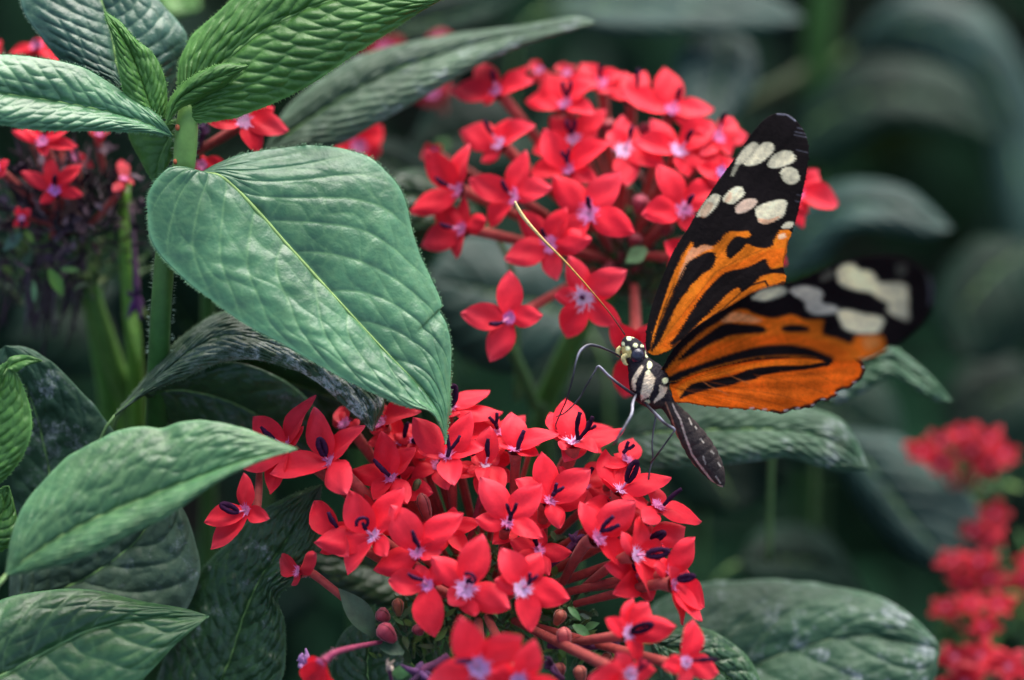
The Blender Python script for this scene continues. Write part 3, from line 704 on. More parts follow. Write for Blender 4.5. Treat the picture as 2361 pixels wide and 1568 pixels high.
# ------------------------------------------------------------------ flowers
PT = np.array([0, .12, .28, .42, .6, .78, .92, 1.0]); PF = np.array([.32, .54, .88, 1.0, .95, .68, .31, .015])
def petal(mb, c, tip, n, hw, r, shade):
    u = tip - c; l = np.linalg.norm(u); u = u / l
    s = nz(np.cross(n, u)); nn = nz(np.cross(u, s))
    if nn @ n < 0: nn = -nn
    nt_, ns_ = 15, 9
    t = np.linspace(0, 1, nt_); f = np.interp(t, PT, PF)
    bow = r.uniform(0.0, 0.15); cup = r.uniform(-0.45, 0.50); tw = r.uniform(-.18, .18); asym = r.uniform(-.10, .10); pinkness = r.uniform(.0, .35)
    P = np.zeros((nt_, ns_, 3)); C = np.zeros((nt_, ns_, 3))
    for i in range(nt_):
        for j, q in enumerate(np.linspace(-1, 1, ns_)):
            w = hw * f[i] * (1 + asym * q)
            h = bow * l * math.sin(math.pi * t[i]) + cup * w * q * q + tw * w * q * t[i] - 0.07 * hw * math.exp(-(q / .22) ** 2) * math.sin(math.pi * t[i]) + 0.02 * l * math.sin(9 * t[i] + q * 4 + r.random() * .1)
            P[i, j] = c + u * (t[i] * l) + s * (q * w) + nn * h
            tipw = max(0, (t[i] - .86) / .14) * 0.5 + max(0, abs(q) - .8) * .5 * (t[i] > .5)
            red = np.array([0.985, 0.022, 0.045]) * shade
            pk_ = pinkness * t[i] ** 1.5; red = red * (1 - pk_) + np.array([.99, .14, .19]) * pk_; red = red * (1 - .10 * abs(math.sin(q * 11 + .6)) * math.sin(math.pi * t[i]))
            C[i, j] = red * (1 - tipw * .35) + np.array([0.85, .25, .35]) * tipw * .35
    mb.grid(P, C)

def stigma(mb, c, n, a, b, kind, r):
    """dark velvety stamens/stigma reaching from a to b (points with depth)"""
    dk = np.array([0.036, 0.010, 0.034]) * r.uniform(.6, 1.6)
    pk = (0.75, 0.25, 0.42)
    mb.tube([c, (c + a) / 2 + n * 3, a], [3, 2.6, 3], sides=6, col=pk, n=6)
    b = a + (b - a) * 0.88
    ax = b - a; l = np.linalg.norm(ax); u = ax / l
    s = nz(np.cross(u, [0, 0, 1.0]))
    if kind == 'stick':
        mb.tube([a, a + ax * .5 + s * 2, b], [4.2, 6.0, 4], sides=8, col=dk, n=9)
    elif kind == 'Y':
        mb.tube([a, a + ax * .35], [4.5, 5.5], sides=8, col=dk)
        for k in (-1, 1):
            mb.tube([a + ax * .3, a + ax * .65 + s * k * l * .16, b + s * k * l * .24 - u * (l * .1 if k > 0 else 0)], [3.8, 4.4, 3.6], sides=8, col=dk, n=8)
    elif kind == 'V':
        for k in (-1, 1):
            mb.tube([a, a + ax * .5 + s * k * l * .18, b + s * k * l * .24], [3.6, 5.6, 5.0], sides=8, col=dk, n=9)
    elif kind == 'loop':
        th = np.linspace(0, 2 * math.pi, 21)
        ctr = (a + b) / 2
        pts = [ctr - u * math.cos(q) * l * .5 + s * math.sin(q) * l * .135 + n * 2 * math.sin(q) for q in th]
        mb.tube(pts, [4.6 + 2.2 * math.sin(q) ** 2 for q in th], sides=8, col=dk, cap=False)
    elif kind == 'curl':
        th = np.linspace(0, 5.2, 16)
        pts = [a + ax * .5 + (u * math.sin(q) + s * math.cos(q)) * l * (.42 - .03 * q) for q in th]
        mb.tube(pts, 4.0, sides=8, col=dk)
        mb.tube([a, a + ax * .5], 4.4, sides=8, col=dk)

def flower(parent, fr, c, tips, d, hub, hubd, stg=None, kind='stick', scale=1.0, shade=1.0, tube=True, thr=1.0, nfix=None, thrcol=None, tubecol=None, base=None, hws=1.0, seed=0, lift=1.0, trad=1.0):
    r = random.Random(int(c[0] * 7 + c[1] * 13) + seed)
    c2 = cv(fr, [c])[0]; T = cv(fr, tips)
    C = np.array([c2[0], c2[1], d])
    if nfix is not None:
        n = nz(nfix)
    else:
        o = np.array([(c2[0] - hub[0]) / 420.0, (c2[1] - hub[1]) / 520.0, -0.85])
        n = nz(o)
    Lr = 100.0 * scale
    mb = MB()
    for q in T:
        dx = q - c2; dz = -(n[0] * dx[0] + n[1] * dx[1]) / n[2]
        dxy = np.linalg.norm(dx); lim = math.sqrt(max((Lr * 1.12) ** 2 - dxy ** 2, 0)) if dxy < Lr * 1.12 else 12 * scale
        dz = max(-lim, min(lim, dz)) + r.uniform(-6, 6)
        tip = np.array([q[0], q[1], d + dz])
        l3 = np.linalg.norm(tip - C)
        hw = max(24 * scale, min(37 * scale, l3 * 0.305)) * r.uniform(.90, 1.10) * hws
        petal(mb, C, tip, n, hw, r, shade * r.uniform(.9, 1.06))
    fl = mb.build("flower", M_petal, parent)
    # throat of pale hairs
    e1 = nz(np.cross(n, [0, 1.0, 0])); e2 = np.cross(n, e1)
    tb = MB()
    tc = np.array([1.0, .82, .88]) * np.array(thrcol if thrcol else (0.80, 0.28, 0.55))
    K = 14; ring = [C + n * 5]
    for i in range(K):
        a = 2 * math.pi * i / K; rad = 14 * scale * thr * r.uniform(.7, 1.25)
        ring.append(C + (e1 * math.cos(a) + e2 * math.sin(a)) * rad + n * (6.5 * scale))
    tb.add(ring, [(0, i + 1, (i + 1) % K + 1) for i in range(K)], np.array([tc * .55 + .1] + [tc] * K))
    for i in range(60):
        a = r.uniform(0, 2 * math.pi); dr = e1 * math.cos(a) + e2 * math.sin(a); r0 = r.uniform(3, 13) * scale * thr
        p = C + dr * r0 + n * 5 * scale; tp = C + dr * (r0 + r.uniform(7, 13) * scale * thr) + n * r.uniform(7, 15) * scale
        sd = np.cross(dr, n) * 1.5 * scale
        tb.add([p - sd, p + sd, tp], [(0, 1, 2)], np.clip(tc * r.uniform(.8, 1.3), 0, .95))
    tb.build("throat", M_throat, fl)
    if tube:
        ub = MB()
        if base is None:
            h3 = np.array([hub[0], hub[1], hubd]); b3 = h3 + (C - h3) * 0.22 + np.array([r.uniform(-16, 16), r.uniform(-16, 16), 0])
        else:
            bb = cv(base[0], [base[1]])[0]; b3 = np.array([bb[0], bb[1], base[2]])
        lt = np.linalg.norm(b3 - C)
        m1 = C - n * min(lt * .28, 42 * scale); m2 = (m1 + b3) / 2 - n * 4
        tcol = np.array(tubecol if tubecol else (0.36, 0.055, 0.045)) * r.uniform(.75, 1.25)
        ub.tube([C - n * 1.0, C - n * 14 * scale, m1, m2, b3], [21 * scale * trad, 16.5 * scale * trad, 13 * scale * trad, 11 * scale * trad, 8.5 * scale * trad], sides=12, n=18, col=[tcol * 1.15, tcol, tcol * .95, tcol * .9], cap=False)
        for i in range(26):   # fuzz
            q = r.random(); p = C * (1 - q) + m1 * q; a = r.uniform(0, 6.28); dr = e1 * math.cos(a) + e2 * math.sin(a)
            p = p + dr * (14 - 3 * q) * scale; ub.add([p - n * .6, p + n * .6, p + dr * 5], [(0, 1, 2)], (0.6, .3, .35))
        ub.build("flower_tube", M_tube, fl)
    if stg:
        sb = MB(); q = cv(fr, stg)
        a = np.array([q[0, 0], q[0, 1], d + n[2] * 10 * scale]); b = np.array([q[1, 0], q[1, 1], d + n[2] * 38 * scale * lift])
        stigma(sb, C + n * 3, n, a, b, kind, r)
        for v_ in sb.v: v_ += np.array([[r.gauss(0, .55) for _ in range(3)] for _ in range(len(v_))])
        sb.build("stigma", M_stig, fl)
    return fl

def bud(parent, fr, c, tip, w0, d, col=(0.38, 0.05, 0.05), top=(0.45, .10, .08), stalk=None, name="bud"):
    w = w0 * 0.6; q = cv(fr, [c, tip]); a = np.array([*q[0], d]); b = np.array([*q[1], d - 10]); mb = MB()
    t = np.linspace(0, 1, 12); prof = np.interp(t, [0, .15, .45, .75, .92, 1], [.35, .62, .92, 1.0, .62, .08])
    cc = np.stack([np.interp(t, [0, 1], [col[k], top[k]]) for k in range(3)], 1)
    mb.tube(a + (b - a) * t[:, None], prof * w, sides=14, col=cc)
    for k in range(4):   # seams where the folded lobes meet
        an = k * math.pi / 2 + .6; u = nz(b - a); s1 = nz(np.cross(u, [0, 0, 1.0])); s2 = np.cross(u, s1)
        ln = [a + (b - a) * q_ + (s1 * math.cos(an) + s2 * math.sin(an)) * w * np.interp(q_, t, prof) * 1.0 for q_ in np.linspace(.25, .97, 8)]
        mb.tube(ln, 1.4, sides=5, col=np.array(col) * .55)
    if stalk is not None:
        z = cv(stalk[0], [stalk[1]])[0]; mb.tube([a, (a + np.array([*z, stalk[2]])) / 2 + (0, 6, 0), np.array([*z, stalk[2]])], [w * .4, w * .32, w * .3], sides=8, n=8, col=np.array(col) * .8)
    return mb.build(name, M_bud, parent)

def wilted(parent, fr, c, w, d, stalk, col=(0.06, 0.02, 0.06), seed=1):
    r = random.Random(seed); q = cv(fr, [c])[0]; C = np.array([*q, d]); mb = MB()
    z = np.array([*cv(fr, [stalk])[0], d + 20])
    tc = np.array([.10, .03, .07])
    mb.tube([C, C * .5 + z * .5 + (0, 4, 0), z], [w * .4, w * .32, w * .3], sides=10, n=12, col=[tc * 1.2, tc])
    for k in range(9):
        a = r.uniform(0, 6.28); e = np.array([math.cos(a), math.sin(a), r.uniform(-1, .4)]) * w * r.uniform(.5, 1.2)
        e2 = e + np.array([r.uniform(-1, 1), r.uniform(-1, 1), r.uniform(-1, 1)]) * w * .5
        mb.tube([C, C + e * .6, C + e2], [w * .34, w * .24, w * .07], sides=7, n=9, col=np.array(col) * r.uniform(.6, 1.6))
    return mb.build("wilted_flower", M_dry, parent)

def hubgreens(parent, centers, n, spread, size, seed, d, cols=((0.05, 0.15, 0.03), (0.10, 0.22, 0.03), (0.03, 0.08, 0.02))):
    """calyx lobes and short pedicels crowded at the middle of a flower head"""
    r = random.Random(seed); mb = MB()
    for k in range(n):
        cx, cy = centers[k % len(centers)]
        p = np.array([cx + r.gauss(0, spread[0]), cy + r.gauss(0, spread[1]), d + r.uniform(-10, 60)])
        u = nz([r.uniform(-1, 1), r.uniform(-1.2, .4), r.uniform(-.9, .2)])
        l = size * r.uniform(.5, 1.3)
        mb.blade(p, p + u * l, l * r.uniform(.12, .22), nz([r.uniform(-.5, .5), r.uniform(-1, 0), -1]), bow=r.uniform(-.1, .2), col=cols[r.randrange(len(cols))])
        mb.tube([p, p + GRAV * size * .8 + np.array([cx - p[0], 0, 30]) * .4], [size * .09, size * .10], sides=6, col=np.array(cols[r.randrange(2)]) * .8)
    o = mb.build("calyx_lobes", M_stem_leafy, parent); o["kind"] = "stuff"
    return o
M_stem_leafy = tint_material("calyx_green", rough=0.5, spec=0.4, nscale=500, namt=0.4, bump=0.5, sheen=0.2, trans=0.1)

def cluster_stem(parent, x, y, d, r=20, lean=(0, 0), col=(0.06, 0.16, 0.03), branches=()):
    mb = MB(); b = np.array([x, y, d], float)
    g = b + GRAV * 4600 + np.array([lean[0] * 8, 0, lean[1]])
    mb.tube([b, b + GRAV * 150 + (lean[0], 0, 0), b + GRAV * 800 + (lean[0] * 3, 0, 0), g], [r * .8, r, r * 1.1, r * 1.4], sides=12, n=30, col=[np.array(col) * 1.2, col, np.array(col) * .8])
    for q in branches:
        q = np.array(q, float); mb.tube([b + GRAV * 60, (b + q) / 2 + GRAV * 15, q], [r * .6, r * .5, r * .42], sides=10, n=10, col=np.array(col) * 1.1)
    return mb.build("stem", M_stem, parent)

# ---- front flower head
HUB = (1110, 1400); HD = 170
front = thing("flower_head", "sharp red star-shaped flower cluster in front, the butterfly's feet resting on it", "flower cluster", (HUB[0], HUB[1] + 60, HD))
def fd(fr, c):
    y = cv(fr, [c])[0][1]
    return float(np.interp(y, [900, 1000, 1150, 1300, 1450, 1580], [60, 25, -20, -90, -190, -300]))
FRONT = [  # frame, centre, petal tips, stigma (from, to), kind, options
 ('F1', (950, 390), [(850, 305), (1050, 398), (905, 250), (930, 470)], None, '', dict(dd=70, shade=.75)),
 ('F1', (1225, 385), [(1240, 225), (1540, 285), (1165, 470), (1100, 300)], None, '', dict(dd=60, shade=.75)),
 ('F1', (1490, 520), [(1320, 465), (1470, 640), (1560, 480), (1440, 380)], [(1500, 530), (1470, 500)], 'stick', dict(dd=50, shade=.8, scale=.7)),
 ('F1', (480, 560), [(222, 325), (712, 158), (355, 935), (140, 738), (615, 400)], [(385, 500), (268, 395)], 'stick', dict(dd=10)),
 ('F1', (820, 680), [(698, 250), (1098, 395), (960, 935), (352, 778)], [(780, 630), (735, 480)], 'loop', dict(dd=-15, scale=1.12)),
 ('D', (568, 1178), [(562, 1090), (470, 1205), (486, 1267), (622, 1196)], [(548, 1181), (504, 1160)], 'loop', dict(dd=20, base=('D', (598, 1090), 60), nfix=(-.6, -.15, -.75), scale=.9)),
 ('F1', (1310, 810), [(1225, 440), (975, 745), (1495, 570), (1430, 1010), (1160, 980)], [(1290, 790), (1150, 645)], 'stick', dict(dd=25)),
 ('F1', (900, 1270), [(700, 985), (960, 1150), (970, 1425), (745, 1395)], [(880, 1195), (800, 1060)], 'stick', dict(dd=20, shade=.92)),
 ('F1', (1165, 1260), [(975, 905), (698, 1315), (960, 1567), (1400, 880), (1270, 1420)], [(1105, 1212), (1050, 1095)], 'curl', dict(dd=-15, thr=1.25, thrcol=(.85, .5, .78))),
 ('F2', (140, 1385), [(-75, 1020), (495, 1082), (-210, 1530), (330, 1390)], [(150, 1350), (90, 1205)], 'stick', dict(dd=-25, scale=1.1)),
 ('F2', (372, 640), [(100, 330), (555, 285), (665, 570), (428, 868), (135, 585)], [(372, 640), (432, 440)], 'Y', dict(dd=-5, base=('F2', (420, 1080), 90))),
 ('F2', (842, 1160), [(628, 798), (1112, 848), (585, 1130), (1125, 1275)], [(862, 1140), (880, 985)], 'Y', dict(dd=-20, base=('F2', (790, 1560), 60), scale=.95)),
 ('F2', (1172, 990), [(1110, 600), (1495, 738), (1480, 905), (1255, 1205), (900, 818)], [(1195, 945), (1268, 850)], 'Y', dict(dd=-5, base=('F2', (1130, 1500), 80))),
 ('F2', (905, 590), [(872, 290), (1245, 462), (1090, 625), (735, 525), (1045, 425)], [(920, 590), (982, 415)], 'stick', dict(dd=5, base=('F2', (880, 1100), 70), nfix=(0, -.8, -.6), scale=.92)),
 ('F2', (670, 715), [(525, 765), (705, 400), (560, 640), (812, 905), (650, 870), (770, 610)], [(690, 640), (692, 480)], 'stick', dict(dd=15, base=('F2', (540, 1300), 60), nfix=(-.1, -.7, -.7), shade=.8, scale=.75, thrcol=(.85, .7, .8), tubecol=(.28, .03, .05))),
 ('F2', (395, 265), [(705, 122), (805, 292), (330, 200), (470, 300)], [(400, 240), (432, 60)], 'loop', dict(dd=30, nfix=(.1, -.85, -.5), scale=.95)),
 ('F3', (175, 335), [(122, -12), (588, 222), (378, 415), (0, 100), (60, 330)], [(215, 320), (295, 85)], 'V', dict(dd=0, base=('F3', (60, 700), 70), nfix=(.05, -.82, -.55), scale=1.15, thrcol=(.9, .6, .82))),
 ('F3', (600, 480), [(648, 300), (500, 420), (685, 505), (420, 520)], [(575, 415), (650, 325)], 'Y', dict(dd=40, nfix=(.3, -.75, -.6), scale=.85)),
 ('F3', (550, 715), [(432, 385), (620, 420), (952, 608), (400, 590), (800, 905)], [(605, 640), (690, 455)], 'loop', dict(dd=5, base=('F3', (330, 850), 80), nfix=(.35, -.75, -.55), scale=1.05, thrcol=(.88, .55, .8))),
 ('F3', (835, 840), [(1188, 955), (800, 640), (880, 790), (740, 960)], [(890, 825), (1050, 680)], 'stick', dict(dd=0, nfix=(.55, -.7, -.5), scale=1.1)),
 ('F3', (365, 1085), [(232, 795), (672, 788), (605, 1325)], [(395, 1030), (535, 935)], 'V', dict(dd=-30, base=('F3', (100, 1430), 60), hws=1.05, scale=1.12)),
 ('F3', (665, 1220), [(700, 905), (805, 1568), (900, 1250), (560, 1030)], [(760, 1212), (955, 1185)], 'loop', dict(dd=-15, base=('F3', (250, 1480), 60), nfix=(.75, -.2, -.6), thr=1.2, thrcol=(.88, .62, .85))),
 ('F3', (800, 1120), [(1062, 995), (760, 950), (900, 1220), (680, 1120)], [(790, 1095), (915, 1035)], 'loop', dict(dd=25, nfix=(.6, -.6, -.5))),
 ('F5', (1700, 480), [(1972, 120), (1920, 485), (1640, 330), (1560, 420)], None, '', dict(dd=10, nfix=(.75, -.25, -.5), base=('F5', (900, 640), 40))),
 ('F5', (1740, 600), [(2045, 745), (2065, 835), (2045, 975), (1848, 1015), (1700, 420)], [(1800, 545), (1990, 520)], 'loop', dict(dd=0, nfix=(.85, 0, -.45), base=('F5', (760, 800), 40))),
 ('F5', (1290, 1095), [(1345, 735), (1500, 775), (1065, 950), (1785, 1020), (1420, 1395)], [(1330, 1075), (1570, 1000)], 'loop', dict(dd=-5, base=('F5', (560, 1210), 40), nfix=(.55, -.15, -.75), thr=1.15, thrcol=(.85, .6, .88))),
 ('F5', (1860, 1385), [(1955, 955), (1645, 1440), (2215, 1500), (2010, 1300), (1800, 1640)], [(1950, 1375), (2240, 1365)], 'stick', dict(dd=15, nfix=(.6, -.1, -.7), thrcol=(.85, .6, .88))),
 ('F5', (1290, 1510), [(890, 1575), (1180, 1290), (1580, 1470), (1320, 1820), (1000, 1800)], [(1400, 1480), (1485, 1350)], 'Y', dict(dd=-20, scale=1.1, thr=1.3, thrcol=(.88, .65, .88))),
 ('F5', (225, 640), [(5, 232), (415, 275), (712, 745), (315, 1085), (-60, 560)], [(285, 600), (350, 480)], 'Y', dict(dd=-20, thr=1.35, thrcol=(.88, .66, .86))),
 ('F4', (1680, 640), [(1845, 85), (1320, 320), (2130, 845), (1770, 925), (1500, 800)], [(1690, 580), (1770, 490)], 'curl', dict(dd=-25, thr=1.35, scale=1.15, thrcol=(.85, .55, .82))),
 ('F4', (1290, 610), [(1180, 400), (890, 560), (1362, 1138), (1500, 380)], [(1235, 555), (1075, 490)], 'stick', dict(dd=0, thrcol=(.7, .3, .62))),
 ('F4', (1810, 1440), [(1610, 925), (2250, 1120), (1280, 1620), (2020, 1800), (1500, 1950)], [(1735, 1365), (1550, 1380)], 'stick', dict(dd=-30, thr=1.4, scale=1.25, hws=1.1, thrcol=(.82, .5, .82))),
 ('F5', (190, 1570), [(350, 1150), (620, 1640), (-100, 1500), (100, 1900)], None, '', dict(dd=-10, thr=1.3, scale=1.15, thrcol=(.82, .5, .82))),
 ('F4', (235, 1380), [(85, 1640), (360, 1640), (230, 1760), (130, 1480)], None, '', dict(dd=40, base=('F4', (840, 1180), -40), nfix=(-.7, .5, -.3), trad=.6, tubecol=(.36, .045, .11), scale=.95)),
 ('D', (690, 1318), [(672, 1350), (728, 1275), (645, 1290)], None, '', dict(dd=90, base=('F4', (720, 980), 0), nfix=(-.8, -.1, -.4), shade=.7, scale=.8)),
 ('F2', (1060, 470), [(1010, 430), (1120, 500), (1080, 560)], [(1060, 470), (1075, 455)], 'Y', dict(dd=90, scale=.5, shade=.5, thrcol=(.4, .2, .4))),
]
fr_ = random.Random(77)
for (x_, y_, d_) in [(1008, 1075, 70), (912, 1128, 75), (1118, 1082, 65), (1345, 1120, 60), (1035, 1225, 70), (1425, 1180, 50), (1335, 1010, 70), (868, 1200, 60), (1195, 1210, 60), (1240, 1270, 40), (1150, 1000, 60), (1470, 1330, 60), (930, 1020, 70)]:
    a0_ = fr_.uniform(0, 6.28); tp_ = []
    for k_ in range(5):
        a_ = a0_ + k_ * 2 * math.pi / 5 + fr_.uniform(-.15, .15); l_ = fr_.uniform(72, 88)
        tp_.append((x_ + math.cos(a_) * l_, y_ + math.sin(a_) * l_ * .72))
    a_ = fr_.uniform(-2.4, -.7)
    FRONT.append(('D', (x_, y_), tp_, [(x_ + math.cos(a_) * 12, y_ + math.sin(a_) * 12), (x_ + math.cos(a_) * 52, y_ + math.sin(a_) * 52)], fr_.choice(('Y', 'stick', 'stick')), dict(dd=d_, scale=.86, shade=.92)))
for i, (fr, c, tips, stg, kind, o) in enumerate(FRONT):
    o = dict(o); dd = o.pop('dd', 0)
    flower(front, fr, c, tips, fd(fr, c) + dd, HUB, HD, stg, kind or 'stick', seed=i, **o)
cluster_stem(front, HUB[0], HUB[1] + 40, HD + 40, r=24, branches=[(960, 1440, 60), (1290, 1400, 100), (1250, 1520, 60), (1080, 1360, 120)])
hubgreens(front, [(950, 1440), (1120, 1400), (1270, 1420), (1010, 1470), (1200, 1330), (1080, 1300), (1300, 1480)], 260, (55, 38), 42, 3, 60)
for b_ in [('F5', (660, 1260), (640, 1030), 30, -90, (.42, .05, .07), (.55, .12, .10)), ('F5', (560, 1010), (640, 860), 26, -60, (.25, .08, .03), (.35, .08, .05)),
           ('F5', (600, 1560), (600, 1390), 26, -80, (.30, .05, .05), (.40, .10, .06)), ('F5', (830, 1600), (795, 1420), 28, -80, (.35, .08, .05), (.45, .12, .08)),
           ('F4', (960, 1180), (800, 1010), 36, -60, (.30, .03, .05), (.42, .05, .08)), ('F4', (900, 960), (780, 870), 30, -30, (.20, .03, .03), (.30, .04, .06)),
           ('F4', (1000, 920), (985, 740), 24, -20, (.16, .10, .03), (.32, .06, .03)), ('F4', (1230, 1110), (1170, 1010), 26, -50, (.2, .02, .03), (.35, .04, .06)),
           ('F2', (230, 1160), (160, 925), 27, 30, (.28, .04, .04), (.42, .07, .06)), ('F2', (110, 930), (150, 815), 17, 50, (.10, .12, .03), (.14, .18, .06)),
           ('F5', (1000, 1420), (1120, 1300), 22, -40, (.3, .06, .03), (.45, .12, .06))]:
    bud(front, *b_)
wilted(front, 'F5', (770, 170), 24, -5, (480, 430), seed=3)
wilted(front, 'F5', (1180, 1210), 24, -60, (480, 1220), seed=4)
wilted(front, 'F5', (520, 1420), 22, -130, (640, 1560), seed=5)
wilted(front, 'F4', (60, 1420), 30, -80, (260, 1380), col=(.28, .14, .3), seed=6)
wilted(front, 'F4', (1200, 1480), 34, -130, (1500, 1330), col=(.07, .03, .08), seed=7)
wilted(front, 'F4', (900, 1420), 14, -150, (930, 1600), col=(.45, .36, .28), seed=8)
m = MB()
for a_, b_, w_, dd_ in [((690, 830), (820, 970), 15, -60), ((740, 1010), (920, 1140), 22, -40), ((850, 1050), (1010, 990), 18, -30), ((490, 250), (575, 210), 12, 10),
                        ((1190, 560), (1340, 520), 8, 20), ((520, 60), (560, 160), 12, 20)]:
    q = cv('F5', [a_, b_]); m = MB(); m.blade([*q[0], dd_], [*q[1], dd_ - 12], w_ * .55, (0.1, -.3, -1), bow=.08, seg=8, col=(0.06, 0.20, 0.05)); m.build('bract', M_stem_leafy, front)
q = cv('F4', [(390, 640), (750, 1130)]); m = MB(); m.blade([*q[1], -20], [*q[0], -10], 32, (.4, -.3, -1), bow=.05, seg=12, col=(0.035, 0.085, 0.04)); m.build('bract', M_stem_leafy, front); m = MB()
q = cv('F4', [(760, 1200), (1050, 1300)]); m.blade([*q[1], -60], [*q[0], -50], 20, (.2, -.6, -1), bow=.05, seg=8, col=(0.04, 0.11, 0.05)); m.build('bract', M_stem_leafy, front); m = MB()
q = cv('F4', [(1010, 1560), (1010, 1420)]); m.blade([*q[0], -120], [*q[1], -120], 22, (.2, -.2, -1), bow=.05, seg=8, col=(0.06, 0.18, 0.05))
m.build("bract", M_stem_leafy, front)

# ---- rear flower head
RH = (1440, 600); RD = 470
rear = thing("flower_head", "large red flower cluster slightly out of focus behind the butterfly's antenna", "flower cluster", (RH[0], RH[1] + 80, RD))
def rd(fr, c):
    y = cv(fr, [c])[0][1]
    return float(np.interp(y, [180, 400, 600, 760], [400, 290, 225, 190]))
REAR = [
 ('R1', (960, 330), [(800, 105), (595, 318), (1195, 125), (1245, 245), (860, 435)], [(935, 240), (920, 150)], 'stick', {}),
 ('R1', (980, 740), [(665, 630), (1055, 535), (1260, 590), (830, 880)], [(920, 660), (850, 535)], 'stick', dict(thrcol=(.88, .55, .82))),
 ('R1', (650, 1095), [(395, 790), (735, 735), (265, 1275), (500, 1245)], [(565, 1060), (465, 995)], 'stick', dict(thr=1.3)),
 ('R1', (1090, 1150), [(725, 1015), (1182, 785), (1395, 1075), (900, 1395)], [(1040, 1105), (990, 1015)], 'stick', dict(thr=1.25, dd=-15)),
 ('R1', (690, 1400), [(690, 1140), (875, 1330), (362, 1535), (640, 1640), (440, 1225)], [(600, 1390), (500, 1360)], 'stick', dict(shade=.9, dd=20)),
 ('R2', (125, 430), [(-40, 180), (-195, 400), (400, 250), (355, 500)], [(130, 370), (130, 235)], 'V', {}),
 ('R2', (195, 705), [(0, 520), (435, 465), (380, 650), (-140, 800)], [(165, 660), (165, 540)], 'V', dict(dd=30, thrcol=(.88, .6, .84))),
 ('R2', (152, 935), [(-50, 615), (475, 715), (375, 1020), (-160, 965)], [(135, 880), (115, 770)], 'Y', dict(dd=-20)),
 ('R2', (310, 1285), [(15, 985), (550, 950), (668, 1435), (70, 1545)], [(315, 1240), (295, 1140)], 'stick', dict(thr=1.4, dd=-35, scale=1.12)),
 ('R2', (580, 790), [(565, 505), (600, 1070), (450, 640), (900, 900), (680, 600)], [(630, 690), (645, 590)], 'stick', dict(dd=-5, thr=1.3, thrcol=(.9, .66, .86))),
 ('R2', (1010, 785), [(785, 535), (655, 715), (1080, 995), (1290, 570), (1410, 885)], [(1075, 715), (1120, 620)], 'stick', dict(thr=1.35, thrcol=(.9, .6, .86), dd=-10)),
 ('R2', (950, 475), [(895, 135), (1285, 465), (560, 330), (1250, 565)], [(1000, 390), (1030, 280)], 'stick', {}),
 ('R2', (640, 375), [(575, 170), (750, 170), (425, 250), (870, 485), (560, 330)], [(685, 300), (700, 130)], 'stick', dict(dd=20)),
 ('R2', (400, 275), [(240, 105), (80, 370), (560, 180), (480, 330)], [(395, 220), (395, 110)], 'stick', dict(dd=30)),
 ('R2', (140, 190), [(50, 120), (190, 120), (250, 230), (80, 260)], None, '', dict(dd=60, shade=.75, scale=.7)),
 ('R2', (-80, 170), [(-150, 90), (-20, 220), (-140, 260)], None, '', dict(dd=70, shade=.75, scale=.7)),
 ('R2', (1040, 1245), [(835, 895), (715, 1295), (1095, 1430), (1295, 1020)], [(1085, 1205), (1130, 1130)], 'stick', dict(thr=1.3, dd=-15)),
 ('R2', (1310, 690), [(1430, 530), (1550, 670), (1415, 830), (1090, 560), (1180, 830)], [(1345, 575), (1380, 480)], 'stick', dict(dd=15)),
 ('R2', (1340, 965), [(1150, 930), (1420, 850), (1250, 1040)], None, '', dict(dd=10, thrcol=(.6, .3, .7))),
 ('RC', (915, 1015), [(675, 1095), (745, 840), (1000, 820), (1135, 985), (950, 1205)], [(890, 975), (870, 930)], 'stick', dict(thr=1.4)),
 ('RC', (1090, 1295), [(1010, 1075), (1318, 1148), (1290, 1435), (1000, 1505), (935, 1285)], [(1088, 1297), (1083, 1283)], 'stick', dict(thr=1.7, dd=-10, thrcol=(.88, .72, .84), lift=.6, tubecol=(.3, .03, .05))),  # stigma here is a dark stub standing in for the shaded throat hole
 ('RC', (700, 1400), [(702, 1150), (878, 1385), (600, 1630), (445, 1378)], [(665, 1425), (590, 1430)], 'stick', dict(dd=-15, thr=.9, thrcol=(.6, .2, .5), nfix=(-.1, -.1, -1))),
 ('C', (600, 470), [(150, 60), (800, 60), (375, 1215), (500, 900)], None, '', dict(dd=30, hws=1.15, scale=1.15)),
 ('A', (985, 590), [(1115, 440), (1245, 655), (1055, 715), (1025, 805), (900, 500)], None, '', dict(dd=60)),
 ('A', (840, 950), [(920, 1035), (780, 1040), (860, 860)], None, '', dict(dd=80, scale=.7)),
 ('A', (290, 985), [(150, 890), (185, 1095), (380, 900), (360, 1080)], None, '', dict(dd=20)),
 ('RC', (310, 545), [(255, 520), (350, 500), (290, 640)], None, '', dict(dd=150, shade=.8, scale=.8)),
]
for i, (fr, c, tips, stg, kind, o) in enumerate(REAR):
    o = dict(o); dd = o.pop('dd', 0)
    flower(rear, fr, c, tips, rd(fr, c) + dd, RH, RD, stg, kind or 'stick', seed=100 + i, **o)
cluster_stem(rear, RH[0] - 60, RH[1] + 60, RD, r=26, lean=(-60, 0), col=(0.05, 0.15, 0.025), branches=[(1330, 560, 430), (1560, 560, 430), (1450, 480, 430)])
hubgreens(rear, [(1480, 560), (1450, 620), (1400, 560), (1520, 480), (1540, 640)], 170, (60, 45), 44, 8, 420, cols=((0.03, 0.09, 0.02), (0.05, 0.12, 0.03), (0.12, 0.02, 0.02)))
